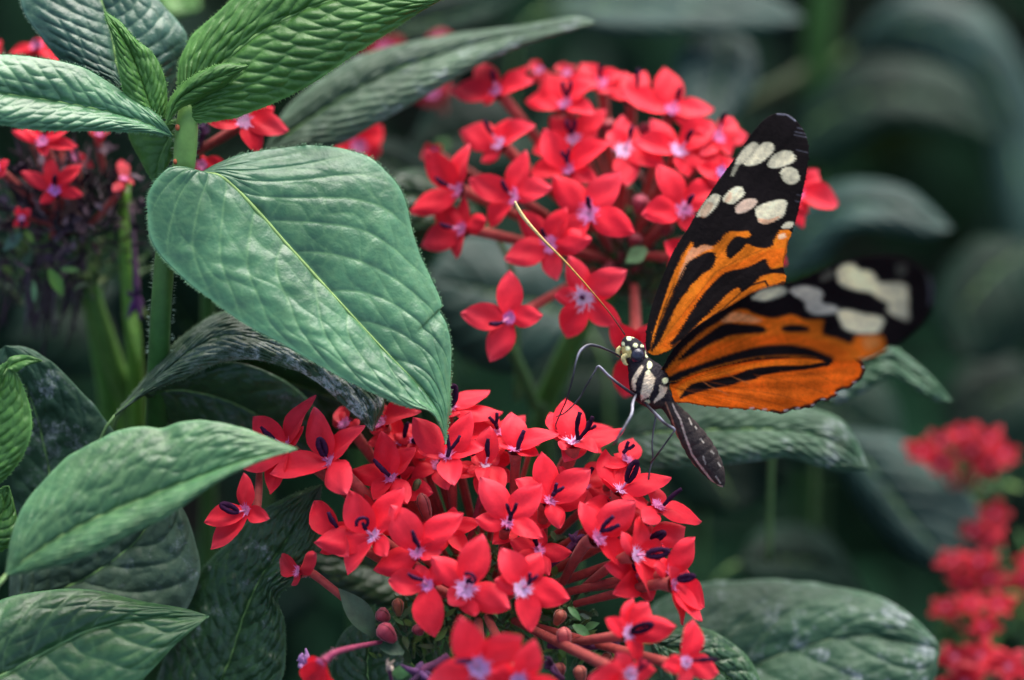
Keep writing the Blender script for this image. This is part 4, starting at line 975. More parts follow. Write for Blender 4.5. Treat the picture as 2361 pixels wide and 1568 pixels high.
for b_ in [('R2', (690, 1290), (720, 1130), 34, 300, (.3, .02, .03), (.5, .08, .12)), ('R2', (640, 1540), (680, 1440), 30, 330, (.2, .02, .02), (.3, .03, .05)),
           ('R2', (900, 1460), (930, 1350), 26, 340, (.15, .02, .02), (.25, .03, .04)), ('R2', (470, 660), (450, 540), 30, 380, (.25, .02, .03), (.35, .03, .04)),
           ('R2', (760, 700), (740, 570), 30, 390, (.22, .02, .03), (.34, .04, .06))]:
    bud(rear, *b_)
m = MB()
q = cv('RC', [(1420, 1040), (1310, 1110)]); m.blade([*q[0], 300], [*q[1], 300], 22, (0, -.6, -1), col=(0.10, 0.26, 0.10)); m.build("bract", M_stem_leafy, rear)

# ---- fading flower head at the left
lh = thing("flower_head", "fading flower cluster at the left edge, withered purple florets among a few red stars", "flower cluster", (190, 620, 430))
LH = (190, 560); LD = 430
for i, (fr, c, tips, stg, kind, o) in enumerate([
 ('L1', (300, 295), [(82, 215), (485, 195), (545, 325), (320, 395), (180, 170)], None, '', dict(d=250)),
 ('L1', (385, 632), [(335, 385), (142, 498), (572, 448), (583, 662), (275, 722)], [(385, 590), (385, 520)], 'stick', dict(d=270, base=('L1', (370, 960), 380), shade=.9, thrcol=(.6, .25, .7))),
 ('L1', (150, 820), [(120, 740), (215, 760), (190, 885), (95, 885)], [(145, 850), (150, 865)], 'stick', dict(d=300, scale=.6, thrcol=(.7, .4, .7), nfix=(0, .2, -1))),
 ('L1', (860, 560), [(845, 420), (935, 590), (790, 640), (880, 480)], None, '', dict(d=320, scale=.7, base=('L1', (610, 890), 400), shade=.4, nfix=(.2, -.8, -.5))),
 ('L1', (690, 240), [(620, 200), (760, 210), (690, 300)], None, '', dict(d=330, scale=.7, base=('L1', (730, 520), 400), shade=.5)),
 ('L1', (520, 400), [(650, 470), (480, 340), (600, 400)], None, '', dict(d=360, scale=.8, shade=.55)),
 ('L1', (-20, 480), [(60, 420), (40, 520), (-80, 400)], None, '', dict(d=260, scale=.8)),
 ('TL', (230, 290), [(60, 330), (260, 230), (395, 400), (130, 320)], [(235, 290), (225, 240)], 'stick', dict(d=420, shade=.8)),
 ('TL', (-40, 290), [(5, 250), (-10, 340), (-90, 250)], None, '', dict(d=420, shade=.8)),
]):
    o = dict(o); d_ = o.pop('d')
    flower(lh, fr, c, tips, d_, LH, LD, stg, kind or 'stick', seed=200 + i, **dict(dict(hws=.66, thr=.85), **o))
cluster_stem(lh, 200, 620, 450, r=26, lean=(25, 0), col=(0.07, 0.19, 0.03))
hubgreens(lh, [(60, 560), (150, 580), (230, 600), (90, 620)], 110, (55, 32), 46, 18, 400, cols=((0.09, 0.20, 0.05), (0.16, 0.24, 0.05), (0.04, 0.09, 0.03), (0.2, .13, .1)))
r = random.Random(31); mb = MB()
for k in range(230):
    p = np.array([r.gauss(140, 90), r.gauss(470, 62), 360 + r.uniform(-60, 90)])
    if p[0] > 345: p[0] -= 150
    u = nz([p[0] - 190 + r.uniform(-90, 90), p[1] - 560 + r.uniform(-90, 60), r.uniform(-60, 60)]); l = r.uniform(25, 70)
    cc = [(0.016, 0.008, 0.012), (0.010, 0.007, 0.008), (0.05, 0.028, 0.042), (0.14, 0.09, 0.10)][r.choice((0, 0, 1, 1, 2, 2, 3))]
    mb.tube([p, p + u * l * .5 + np.array([r.uniform(-6, 6), r.uniform(-6, 6), 0]), p + u * l], [2.5, 4.5, 1.5], sides=5, n=5, col=cc)
for k in range(46):   # hanging dry stalks under the head
    x = r.uniform(-40, 200); p = np.array([x, 590 + r.uniform(-20, 40), 400]); l = r.uniform(60, 190)
    cc = [(0.05, 0.025, 0.04), (0.12, 0.08, 0.10), (0.06, 0.05, 0.04)][r.randrange(3)]
    mb.tube([p, p + (r.uniform(-20, 5), l * .5, 10), p + (r.uniform(-50, 10), l, 20)], [4, 3.6, 2.5], sides=5, n=7, col=cc)
for k in range(210):   # crumpled dry corollas
    p = np.array([r.gauss(130, 85), r.gauss(470, 55), 350 + r.uniform(-50, 70)])
    if p[0] > 335: p[0] -= 170
    sz = r.uniform(7, 18); cc = np.array([(0.05, 0.03, 0.045), (0.03, 0.018, 0.024), (0.12, 0.075, 0.10), (0.22, 0.15, 0.17), (.10, .05, .04)][r.choice((0, 0, 1, 1, 2, 2, 3, 4))])
    a1 = np.array([r.uniform(-1, 1) for _ in range(3)]); a2 = np.array([r.uniform(-1, 1) for _ in range(3)])
    P_ = np.array([[p + a1 * sz * u_ + a2 * sz * v_ + np.array([r.uniform(-.35, .35) for _ in range(3)]) * sz for v_ in (-1, -.3, .4, 1)] for u_ in (-1, -.3, .4, 1)])
    mb.grid(P_, cc)
o = mb.build("withered_florets", M_dry, lh); o["kind"] = "stuff"
m = MB()
for a_, b_, w_, c_ in [((340, 1180), (440, 1370), 34, (.10, .26, .03)), ((150, 930), (20, 1050), 30, (.06, .14, .09)), ((235, 1260), (235, 1420), 16, (.10, .22, .09)), ((420, 1180), (560, 1190), 18, (.12, .25, .05)), ((170, 910), (230, 1000), 22, (.16, .28, .04))]:
    q = cv('L1', [a_, b_]); m = MB(); m.blade([*q[0], 330], [*q[1], 330], w_ * .45, (0.2, -.3, -1), bow=.06, seg=8, col=c_); m.build('bract', M_stem_leafy, lh)

# stalks seen behind the shoot
def stalk(label, pts, rad, col, name="stalk"):
    t_ = thing(name, label, "stalk", pts[-1])
    mb = MB(); mb.tube(pts, rad, sides=12, n=30, col=col)
    mb.build("stem", M_stem, t_)
    return t_, mb
st, _ = stalk("thick blurred green stalk slanting down to the right behind the curled leaf", [(195, 640, 480), (235, 760, 500), (275, 880, 540), (310, 1000, 620), (400, 1900, 1200)], [22, 24, 25, 26, 30], [(0.09, 0.20, 0.03), (.07, .17, .03), (.04, .1, .02)])
st, _ = stalk("thin bright yellow-green stalk beside the shoot's stem", [(285, 420, 420), (290, 560, 430), (298, 700, 440), (312, 860, 500), (340, 1500, 900)], [13, 15, 17, 19, 22], [(0.12, 0.28, 0.03), (.12, .28, .03), (.05, .12, .02)])
mb = MB()
for a_, b_, w_ in [((292, 470, 425), (278, 600, 400), 14), ((300, 700, 440), (320, 840, 410), 20)]:
    mb = MB(); mb.blade(a_, b_, w_ * .6, (.2, -.2, -1), bow=.06, seg=8, col=(.14, .32, .04)); mb.build('bract', M_stem_leafy, st)
wt = thing("dried_floret", "purple withered floret hanging beside the green stalks", "floret", (310, 620, 380))
mb = MB(); mb.tube([(300, 470, 380), (308, 560, 378), (316, 680, 372)], [5, 6, 9], sides=8, n=10, col=[(.16, .10, .12), (.14, .07, .12), (.08, .03, .09)])
mb.build("floret_tube", M_dry, wt)
mb = MB(); r = random.Random(3)
for k in range(10):
    p = np.array([316, 685, 372]); e = np.array([r.uniform(-26, 16), r.uniform(-15, 60), r.uniform(-15, 15)])
    mb.tube([p, p + e * .6 + (r.uniform(-8, 8), 0, 0), p + e], [8, 6, 2], sides=6, n=6, col=np.array((.07, .02, .09)) * r.uniform(.6, 1.6))
mb.build("withered_lobes", M_dry, wt)
st, _ = stalk("dark thin curved twig under the faded flower head", [(120, 680, 420), (108, 740, 430), (103, 800, 450), (95, 900, 500), (90, 1500, 900)], [4, 4, 4, 5, 8], (0.025, 0.015, 0.02), name="twig")
stalk("blurred green stalk under the single four-petalled flower", [(1160, 770, 520), (1200, 850, 550), (1230, 930, 590), (1260, 1020, 660), (1300, 2000, 1300)], [11, 13, 14, 15, 20], [(0.06, 0.15, 0.04), (.05, .12, .03), (.03, .08, .02)])
stalk("vivid green blurred upright stalk at the top right", [(1900, -200, 1900), (1895, 0, 1920), (1885, 120, 1940), (1870, 260, 1980), (1860, 420, 2080), (1860, 1500, 2900)], [30, 32, 33, 32, 30, 36], [(0.025, 0.09, 0.010), (.025, .09, .010), (.01, .03, .01)])
stalk("olive twig slanting left off the vivid green stalk", [(1880, 150, 1940), (1820, 190, 1930), (1750, 225, 1930), (1700, 250, 1940)], [16, 17, 15, 8], (0.06, 0.08, 0.03), name="twig")

# ---- little flower cluster behind the shoot
sm = thing("flower_head", "few red flowers peeping out between the shoot and the long grey leaf", "flower cluster", (560, 420, 260))
flower(sm, 'TM', (725, 742), [(500, 748), (1005, 800), (822, 940), (915, 655), (600, 690)], 180, (480, 420), 300, None, 'stick', seed=301, thr=1.25, thrcol=(.8, .45, .7), base=('TM', (440, 930), 260))
flower(sm, 'TM', (470, 1010), [(520, 985), (420, 1060), (620, 1000)], 230, (480, 420), 300, None, 'stick', seed=302, shade=.9, scale=.8)
wilted(sm, 'TM', (480, 800), 24, 240, (430, 940), col=(.07, .03, .08), seed=12)
cluster_stem(sm, 480, 440, 320, r=16, col=(0.05, 0.13, 0.03))
sm2 = thing("flower_head", "blurred red petals behind the heart-shaped leaf's top margin", "flower cluster", (820, 360, 620))
flower(sm2, 'TM', (1430, 900), [(1240, 900), (1575, 770), (1570, 930), (1400, 1020)], 520, (830, 420), 700, None, 'stick', seed=303, hws=1.3, scale=1.2)
cluster_stem(sm2, 830, 430, 720, r=16, col=(0.05, 0.13, 0.03))
sm3 = thing("flower_head", "dim red blurred flowers showing above and below the long grey leaf", "flower cluster", (1000, 200, 900))
for i, (c, tips) in enumerate([((1600, 310), [(1430, 380), (1700, 230), (1560, 240), (1650, 400)]), ((1880, 560), [(1760, 600), (1980, 480), (2010, 560), (1830, 640)]), ((1930, 260), [(1850, 230), (2000, 300), (1930, 180)])]):
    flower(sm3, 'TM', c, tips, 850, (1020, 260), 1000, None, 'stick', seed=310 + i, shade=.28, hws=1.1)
cluster_stem(sm3, 1020, 330, 1000, r=16, col=(0.05, 0.13, 0.03))

# ---- blurred flower heads at the right
def blurred_head(label, blobs, d, seed, fs=1.0):
    P = cv('RR', blobs); cx, cy = P.mean(0)
    root = thing("flower_head", label, "flower cluster", (cx, cy + 120, d + 160), "blurred red flower heads at the right")
    r = random.Random(seed); hub = (cx, cy + 110)
    for i, q in enumerate(P):
        k = 5; a0 = r.uniform(0, 6.28); tips = []
        for j in range(k):
            a = a0 + j * 2 * math.pi / k; l = r.uniform(40, 54) * fs
            tips.append((q[0] + math.cos(a) * l, q[1] + math.sin(a) * l * r.uniform(.6, .85)))
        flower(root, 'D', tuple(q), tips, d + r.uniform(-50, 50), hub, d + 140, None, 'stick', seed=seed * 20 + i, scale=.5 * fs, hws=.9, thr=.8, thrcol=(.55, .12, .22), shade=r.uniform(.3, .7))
    cluster_stem(root, cx, cy + 130, d + 170, r=18, col=(0.05, 0.12, 0.03))
    hubgreens(root, [(cx, cy + 90)], 40, (50, 30), 50, seed, d + 130)
blurred_head("far blurred red flower cluster highest at the right edge", [(1400, 395), (1505, 340), (1500, 450), (1610, 300), (1660, 385), (1740, 330), (1745, 450), (1820, 400)], 900, 41)
blurred_head("blurred red flower cluster at the right edge just under the highest one", [(1665, 800), (1770, 715), (1750, 830)], 900, 42)
blurred_head("blurred red flower cluster in the middle of the right-hand column", [(1560, 950), (1690, 960), (1620, 1070), (1740, 1050)], 850, 43)
blurred_head("blurred red flower cluster fourth down the right-hand column", [(1520, 1190), (1650, 1180), (1720, 1290), (1790, 1180)], 800, 44)
blurred_head("nearest blurred red flower cluster in the bottom right corner", [(1570, 1450), (1700, 1440), (1620, 1580), (1840, 1500)], 680, 45, 1.35)
blurred_head("red blur cut by the right edge halfway down the flower column", [(1935, 1050), (1955, 960)], 900, 46)
m = MB()

# ------------------------------------------------------------------ butterfly
bf = thing("butterfly", "orange, black and cream butterfly with raised wings feeding on the front flower cluster", "butterfly", (1495, 930, 0))

def poly_sd(X, Y, poly):
    """signed distance, positive inside"""
    p = np.asarray(poly, float); q = np.roll(p, -1, 0)
    best = np.full(X.shape, 1e9); inside = np.zeros(X.shape, bool)
    for (x0, y0), (x1, y1) in zip(p, q):
        dx, dy = x1 - x0, y1 - y0
        t = np.clip(((X - x0) * dx + (Y - y0) * dy) / (dx * dx + dy * dy + 1e-9), 0, 1)
        best = np.minimum(best, np.hypot(X - x0 - t * dx, Y - y0 - t * dy))
        cond = ((y0 > Y) != (y1 > Y)) & (X < (x1 - x0) * (Y - y0) / (y1 - y0 + 1e-12) + x0)
        inside ^= cond
    return np.where(inside, best, -best)
def line_d(X, Y, pts):
    best = np.full(X.shape, 1e9)
    for (x0, y0), (x1, y1) in zip(pts[:-1], pts[1:]):
        dx, dy = x1 - x0, y1 - y0
        t = np.clip(((X - x0) * dx + (Y - y0) * dy) / (dx * dx + dy * dy + 1e-9), 0, 1)
        best = np.minimum(best, np.hypot(X - x0 - t * dx, Y - y0 - t * dy))
    return best
def smoothpoly(p, n=4):
    p = np.asarray(p, float); out = []
    m = len(p)
    for i in range(m):
        p0, p1, p2, p3 = p[i - 1], p[i], p[(i + 1) % m], p[(i + 2) % m]
        for k in range(n):
            t = k / n
            out.append(0.5 * ((2 * p1) + (-p0 + p2) * t + (2 * p0 - 5 * p1 + 4 * p2 - p3) * t ** 2 + (-p0 + 3 * p1 - 3 * p2 + p3) * t ** 3))
    return np.array(out)

BLACK = np.array([0.011, 0.008, 0.008]); CREAM = np.array([0.86, 0.80, 0.54]); ORANGE = np.array([0.80, 0.135, 0.006]); ORANGE2 = np.array([0.90, 0.235, 0.014]); PEACH = np.array([0.80, 0.42, 0.22])
def paint(X, Y, base_c, layers, soft, seed, origin):
    r = np.random.RandomState(seed)
    col = np.tile(np.array(base_c), (len(X), 1))
    ang = np.arctan2(Y - origin[1], X - origin[0]); rad = np.hypot(X - origin[0], Y - origin[1])
    st = np.zeros(len(X))
    for k in range(14):
        st += np.sin(ang * r.uniform(20, 190) + r.uniform(0, 6.28) + rad * r.uniform(-.02, .02)) * r.uniform(.2, 1)
    st = st / 3.2
    jx = 1.6 * np.sin(Y * 1.3 + st * 3) + st * 1.8 + r.uniform(-1.4, 1.4, len(X))
    for kind, geo, c, a in layers:
        if kind == 'poly':
            sd = poly_sd(X + jx, Y, smoothpoly(geo)); w = np.clip((sd + (1.5 if np.max(c) < .05 else 0)) / soft + .5, 0, 1)
        else:
            pts, wd = geo; sd = wd - line_d(X + jx * .3, Y, pts); w = np.clip(sd / soft + .5, 0, 1)
        w = (w * w * (3 - 2 * w) * a)[:, None]
        col = col * (1 - w) + np.array(c) * w
    broad = .16 * np.sin(rad * .028 + ang * 5 + seed) + .10 * np.sin(rad * .07 - ang * 9)
    return np.clip(col * (1 + broad[:, None] + .15 * st[:, None] + r.uniform(-.09, .09, len(X))[:, None]), 0.003, 1)

def wing(name, fr, outline, layers, base_c, depth, origin, soft=2.0, step=2.6, seed=0, thick=0.0001, ragged=0):
    o = smoothpoly(cv(fr, outline), 5)
    mn, mx = o.min(0) - step, o.max(0) + step
    xs = np.arange(mn[0], mx[0], step); ys = np.arange(mn[1], mx[1], step)
    X, Y = np.meshgrid(xs, ys, indexing='ij'); sd = poly_sd(X, Y, o)
    nx, ny = X.shape
    ins = sd > -step * 0.02
    cell = ins[:-1, :-1].astype(int) + ins[1:, :-1] + ins[:-1, 1:] + ins[1:, 1:]
    keep = cell >= 2
    # move outside corners of kept cells onto the outline
    used = np.zeros_like(ins)
    for a in (0, 1):
        for b in (0, 1):
            used[a:nx - 1 + a, b:ny - 1 + b] |= keep
    idx = -np.ones(X.shape, int); idx[used] = np.arange(used.sum())
    px, py = X[used].copy(), Y[used].copy(); s_ = sd[used]
    dense = []
    q = np.roll(o, -1, 0)
    for a, b in zip(o, q):
        k = max(1, int(np.hypot(*(b - a)) / 0.7)); dense.append(a + (b - a) * np.linspace(0, 1, k, endpoint=False)[:, None])
    dense = np.vstack(dense)
    for i in np.where(np.abs(s_) < step * 0.75)[0]:
        j = np.argmin((dense[:, 0] - px[i]) ** 2 + (dense[:, 1] - py[i]) ** 2)
        if s_[i] < 0: px[i], py[i] = dense[j]
    org = cv(fr, [origin])[0]
    lay = []
    for kind, geo, c, a in layers:
        if kind == 'poly': lay.append((kind, cv(fr, geo), c, a))
        else: lay.append((kind, (cv(fr, geo[0]), geo[1]), c, a))
    col = paint(px, py, base_c, lay, soft, seed, org)
    rad = np.hypot(px - org[0], py - org[1]); ang = np.arctan2(py - org[1], px - org[0])
    dd = depth(px, py, rad, ang) + 0.7 * np.sin(ang * 34 + 2 * np.sin(ang * 5)) * np.clip(rad / 200, 0, 1)
    f = []
    ii, jj = np.where(keep)
    for i, j in zip(ii, jj):
        f.append((idx[i, j], idx[i + 1, j], idx[i + 1, j + 1], idx[i, j + 1]))
    mb = MB(); mb.add(np.column_stack([px, py, dd]), f, col)
    ob = mb.build(name, M_wing, bf)
    sm_ = ob.modifiers.new("thickness", 'SOLIDIFY'); sm_.thickness = thick; sm_.offset = 0
    return ob

K = BLACK; C_ = CREAM
w1_out = [(35, 1530), (45, 1420), (70, 1310), (105, 1200), (150, 1090), (200, 970), (250, 880), (310, 790), (360, 700), (420, 610), (480, 520), (545, 430), (610, 340), (670, 250), (730, 170), (790, 112), (850, 84), (900, 86), (950, 102), (990, 140), (1028, 195), (1050, 260), (1058, 320), (1052, 400), (1040, 480), (1022, 560), (1004, 640), (986, 720), (966, 790), (946, 850), (925, 900), (920, 950), (905, 1000), (900, 1050), (912, 1110), (905, 1160), (850, 1220), (700, 1290), (560, 1340), (420, 1410), (300, 1490), (200, 1560), (100, 1600), (50, 1580)]
w1 = [
 ('poly', [(110, 1560), (200, 1440), (300, 1300), (420, 1150), (520, 1060), (640, 1010), (780, 950), (900, 930), (900, 1010), (700, 1120), (520, 1240), (350, 1400), (220, 1540)], (0.84, 0.15, 0.008), .6),
 ('poly', [(240, 1120), (280, 1010), (320, 930), (370, 915), (440, 905), (460, 930), (400, 950), (340, 990), (290, 1050), (250, 1130)], PEACH, .7),
 ('poly', [(30, 1560), (20, 1400), (90, 1200), (180, 990), (290, 780), (400, 600), (500, 450), (620, 290), (730, 130), (850, 50), (980, 80), (1090, 250), (1080, 500), (1010, 750), (960, 830), (940, 815), (880, 818), (852, 862), (836, 900), (800, 925), (730, 920), (668, 898), (645, 925), (600, 965), (560, 992), (545, 965), (550, 915), (580, 873), (622, 858), (665, 868), (692, 855), (690, 820), (620, 822), (568, 820), (530, 842), (500, 880), (462, 912), (400, 903), (345, 925), (322, 882), (270, 960), (222, 1060), (182, 1150), (142, 1270), (102, 1385), (75, 1490), (62, 1560)], K, 1),
 ('poly', [(462, 962), (470, 1005), (448, 1055), (400, 1082), (360, 1122), (312, 1160), (292, 1202), (250, 1243), (214, 1312), (190, 1372), (160, 1432), (122, 1505), (70, 1575), (98, 1480), (125, 1400), (152, 1330), (192, 1240), (232, 1150), (272, 1080), (302, 1022), (360, 985), (420, 960)], K, 1),
 ('poly', [(190, 1530), (240, 1468), (300, 1368), (370, 1258), (430, 1188), (500, 1112), (560, 1077), (640, 1060), (720, 1032), (785, 1000), (800, 1042), (832, 1062), (900, 1052), (930, 1090), (840, 1082), (762, 1102), (702, 1152), (645, 1200), (618, 1172), (560, 1202), (500, 1262), (460, 1302), (400, 1362), (330, 1432), (262, 1500)], K, 1),
 ('line', ([(640, 1200), (700, 1160), (785, 1135), (800, 1165)], 2.2), K, 1), ('line', ([(640, 1200), (520, 1310), (400, 1405), (300, 1480)], 1.6), K, .9),
 ('poly', [(905, 1140), (860, 1160), (780, 1190), (640, 1260), (500, 1340), (360, 1420), (200, 1540), (300, 1540), (560, 1400), (800, 1270), (960, 1180)], K, .85),
 ('line', ([(90, 1530), (120, 1400), (160, 1280), (215, 1150)], 1.5), K, .85), ('line', ([(105, 1545), (140, 1400), (190, 1270)], 1.0), K, .6),
 ('line', ([(120, 1530), (220, 1400), (350, 1240), (470, 1080), (620, 1000), (780, 935)], 0.8), (.25, .05, .01), .7),
 ('line', ([(900, 800), (925, 880), (912, 960), (900, 1000), (905, 1080)], 2.0), K, .7),
 ('poly', [(880, 820), (935, 815), (942, 840), (920, 882), (880, 900), (842, 888), (855, 862)], ORANGE2, 1), ('poly', [(870, 850), (910, 835), (915, 860), (880, 872)], CREAM, .6),
 ('poly', [(700, 265), (742, 280), (690, 350), (640, 400), (600, 395), (640, 320)], C_, .75), ('poly', [(640, 330), (600, 400), (570, 475), (592, 465), (625, 400), (655, 350)], C_, .4),
 ('poly', [(745, 288), (790, 265), (832, 274), (842, 310), (812, 350), (760, 392), (702, 412), (652, 405), (692, 350)], C_, 1),
 ('poly', [(802, 422), (798, 396), (832, 350), (890, 318), (950, 324), (976, 354), (960, 392), (902, 417), (850, 428)], C_, 1),
 ('poly', [(884, 470), (900, 430), (942, 420), (980, 440), (1000, 480), (985, 515), (942, 530), (900, 512)], C_, 1),
 ('poly', [(560, 570), (602, 545), (642, 550), (652, 590), (622, 622), (580, 652), (535, 642), (518, 618)], C_, 1), ('poly', [(550, 600), (560, 575), (580, 600), (560, 640), (530, 635)], PEACH, .5),
 ('poly', [(602, 702), (600, 670), (642, 630), (702, 618), (738, 634), (712, 672), (662, 702), (622, 712)], (.8, .6, .42), 1),
 ('poly', [(718, 682), (790, 645), (882, 624), (922, 640), (912, 690), (892, 732), (832, 762), (770, 777), (742, 750)], C_, 1), ('poly', [(742, 740), (800, 750), (880, 725), (832, 764), (770, 778)], PEACH, .8),
 ('poly', [(358, 732), (380, 680), (420, 620), (460, 590), (502, 600), (490, 650), (460, 692), (412, 732), (382, 726)], C_, 1), ('poly', [(380, 690), (430, 640), (460, 660), (410, 735), (375, 730)], PEACH, .5),
 ('poly', [(888, 802), (920, 765), (966, 770), (950, 802)], C_, .9),
 ('line', ([(860, 88), (920, 92), (975, 130)], 1.4), (.35, .35, .42), .7),
]
for y_ in (180, 205, 225, 320, 600, 640):
    w1.append(('line', ([(960 + (y_ % 7) * 5, y_ - 6), (1050, y_ + 10)], .7), (.22, .22, .26), .6))
wing("forewing", 'A', w1_out, w1, ORANGE2 * .97, lambda x, y, r_, a: 18 + 0.10 * r_, (50, 1560), soft=3.6, seed=1, step=2.3)

w2_out = [(160, 1060), (200, 980), (260, 880), (350, 780), (460, 690), (580, 610), (700, 540), (800, 475), (880, 432), (1000, 388), (1130, 362), (1200, 350), (1300, 310), (1430, 252), (1560, 202), (1700, 167), (1850, 150), (2000, 150), (2100, 172), (2190, 222), (2258, 292), (2298, 380), (2302, 480), (2278, 590), (2220, 680), (2130, 765), (2060, 815), (1980, 850), (1900, 905), (1820, 935), (1740, 955), (1690, 965), (1500, 965), (1300, 945), (1000, 940), (850, 960), (700, 995), (550, 1035), (400, 1085), (280, 1135), (200, 1120)]
w2 = [
 ('poly', [(180, 1080), (400, 940), (650, 830), (900, 780), (1200, 770), (1500, 830), (1650, 920), (1500, 960), (1200, 900), (900, 920), (500, 1030)], (0.82, 0.155, 0.008), .7),
 ('poly', [(640, 650), (720, 590), (820, 600), (900, 625), (960, 650), (900, 670), (780, 660), (680, 670)], (.80, .48, .2), .65),
 ('poly', [(170, 1080), (180, 980), (250, 870), (350, 760), (480, 660), (600, 580), (640, 635), (540, 702), (430, 792), (340, 872), (270, 952), (225, 1010)], K, 1),
 ('poly', [(540, 640), (700, 520), (880, 415), (1130, 340), (1430, 225), (1700, 140), (2050, 130), (2240, 200), (2340, 380), (2320, 600), (2150, 790), (2000, 880), (1945, 880), (1925, 790), (1880, 762), (1760, 765), (1692, 780), (1660, 832), (1560, 792), (1452, 762), (1440, 700), (1450, 652), (1380, 642), (1300, 642), (1200, 602), (1130, 615), (1050, 630), (960, 615), (880, 585), (830, 560), (740, 572), (640, 642), (560, 692)], K, 1),
 ('poly', [(305, 962), (400, 860), (520, 768), (620, 700), (690, 675), (800, 684), (900, 690), (985, 712), (975, 742), (900, 752), (800, 757), (700, 772), (600, 812), (500, 862), (400, 922)], K, 1),
 ('poly', [(1120, 715), (1160, 692), (1240, 688), (1330, 710), (1320, 735), (1220, 742), (1140, 735)], K, 1),
 ('poly', [(190, 1125), (300, 1062), (450, 1010), (600, 958), (750, 908), (900, 868), (1050, 848), (1200, 848), (1350, 878), (1450, 918), (1530, 955), (1480, 990), (1440, 962), (1300, 932), (1150, 926), (1000, 932), (850, 952), (700, 982), (550, 1022), (400, 1072), (280, 1130)], K, 1),
 ('line', ([(240, 1000), (330, 900), (440, 800), (560, 715), (680, 650)], 1.2), K, .6), ('line', ([(250, 1050), (350, 960), (480, 880), (640, 800)], 1.0), K, .5),
 ('poly', [(885, 482), (920, 440), (1000, 402), (1100, 386), (1150, 402), (1145, 440), (1080, 470), (980, 497)], (.62, .60, .42), .95),
 ('poly', [(1188, 402), (1300, 380), (1420, 410), (1442, 450), (1432, 510), (1540, 540), (1562, 580), (1480, 602), (1360, 602), (1310, 560), (1290, 500), (1200, 442)], (.68, .64, .5), 1),
 ('poly', [(1548, 272), (1600, 215), (1682, 210), (1722, 250), (1822, 270), (1872, 340), (1885, 358), (2040, 358), (2100, 390), (2112, 470), (2112, 590), (2100, 652), (2000, 612), (1948, 570), (1960, 512), (1870, 470), (1820, 432), (1700, 412), (1600, 380), (1558, 330)], C_, 1),
 ('poly', [(1558, 582), (1640, 568), (1760, 600), (1902, 630), (1912, 680), (1882, 742), (1740, 752), (1640, 732), (1588, 690)], C_, 1),
 ('poly', [(1420, 300), (1500, 250), (1520, 310), (1440, 345)], C_, .2), ('poly', [(2020, 220), (2090, 210), (2100, 280), (2030, 300)], C_, .12),
 ('poly', [(1760, 790), (1870, 780), (1880, 850), (1780, 880)], (.8, .42, .12), .5),
 ('line', ([(2270, 300), (2298, 400), (2290, 520)], 2), (.3, .3, .33), .7),
]
wing("forewing", 'B', w2_out, w2, ORANGE2 * .85, lambda x, y, r_, a: -8 - 0.62 * r_ - 0.0005 * r_ * r_, (190, 1090), soft=7.5, seed=2, step=2.8)

w3_out = [(235, 1150), (330, 1092), (500, 1032), (700, 985), (900, 945), (1100, 925), (1300, 925), (1450, 935), (1600, 935), (1700, 945), (1750, 980), (1768, 1050), (1742, 1110), (1692, 1150), (1650, 1190), (1600, 1192), (1560, 1210), (1548, 1250), (1510, 1262), (1480, 1285), (1430, 1280), (1390, 1300), (1360, 1333), (1310, 1335), (1260, 1355), (1210, 1350), (1160, 1372), (1110, 1390), (1040, 1374), (960, 1362), (910, 1350), (860, 1353), (750, 1345), (620, 1335), (480, 1322), (380, 1302), (300, 1300), (265, 1280), (250, 1225)]
w3 = [
 ('poly', [(300, 1180), (500, 1070), (800, 1000), (1100, 965), (1400, 965), (1440, 1000), (1200, 1010), (900, 1030), (600, 1100), (400, 1180), (320, 1260)], ORANGE2, .8),
 ('poly', [(900, 1100), (1300, 1050), (1600, 980), (1700, 1000), (1650, 1120), (1400, 1230), (1000, 1280), (700, 1260)], (.84, .17, .012), .5),
 ('poly', [(225, 1125), (330, 1068), (500, 1015), (700, 970), (900, 930), (1100, 905), (1300, 905), (1500, 940), (1500, 985), (1465, 1010), (1440, 965), (1300, 945), (1100, 950), (900, 965), (700, 1000), (500, 1050), (330, 1112), (270, 1150)], K, 1),
 ('poly', [(312, 1268), (360, 1200), (430, 1150), (520, 1135), (620, 1113), (700, 1098), (760, 1080), (850, 1045), (950, 1025), (1100, 1012), (1250, 1012), (1350, 1002), (1450, 985), (1480, 1000), (1350, 1028), (1200, 1045), (1080, 1060), (960, 1082), (900, 1112), (780, 1135), (700, 1162), (600, 1178), (500, 1202), (430, 1222), (360, 1245)], K, 1),
 ('line', (w3_out[9:29], 6.5), K, .95), ('line', (w3_out[28:37], 2.2), K, .8),
 ('line', ([(300, 1190), (500, 1235), (800, 1290), (1050, 1360)], 1.0), (.3, .06, .01), .6),
 ('line', ([(320, 1200), (600, 1200), (900, 1260), (1200, 1345)], 0.9), (.3, .06, .01), .5),
 ('line', ([(520, 1130), (800, 1190), (1100, 1240), (1370, 1320)], 1.0), (.3, .06, .01), .5),
 ('line', ([(900, 1080), (1200, 1140), (1500, 1240)], 1.0), (.32, .07, .01), .5), ('line', ([(1100, 1050), (1400, 1080), (1620, 1180)], 1.0), (.32, .07, .01), .5),
 ('line', ([(500, 1135), (540, 1165), (700, 1240)], 0.9), (.55, .16, .04), .9), ('line', ([(690, 1075), (760, 1110), (860, 1150)], 0.9), (.55, .16, .04), .8),
]
for (x_, y_) in [(1765, 1020), (1690, 1140), (1552, 1225), (1440, 1277), (1365, 1320), (1240, 1346), (1150, 1362), (880, 1345), (980, 1356)]:
    w3.append(('line', ([(x_ - 12, y_), (x_ + 12, y_ - 3)], 1.3), (.6, .6, .6), .9))
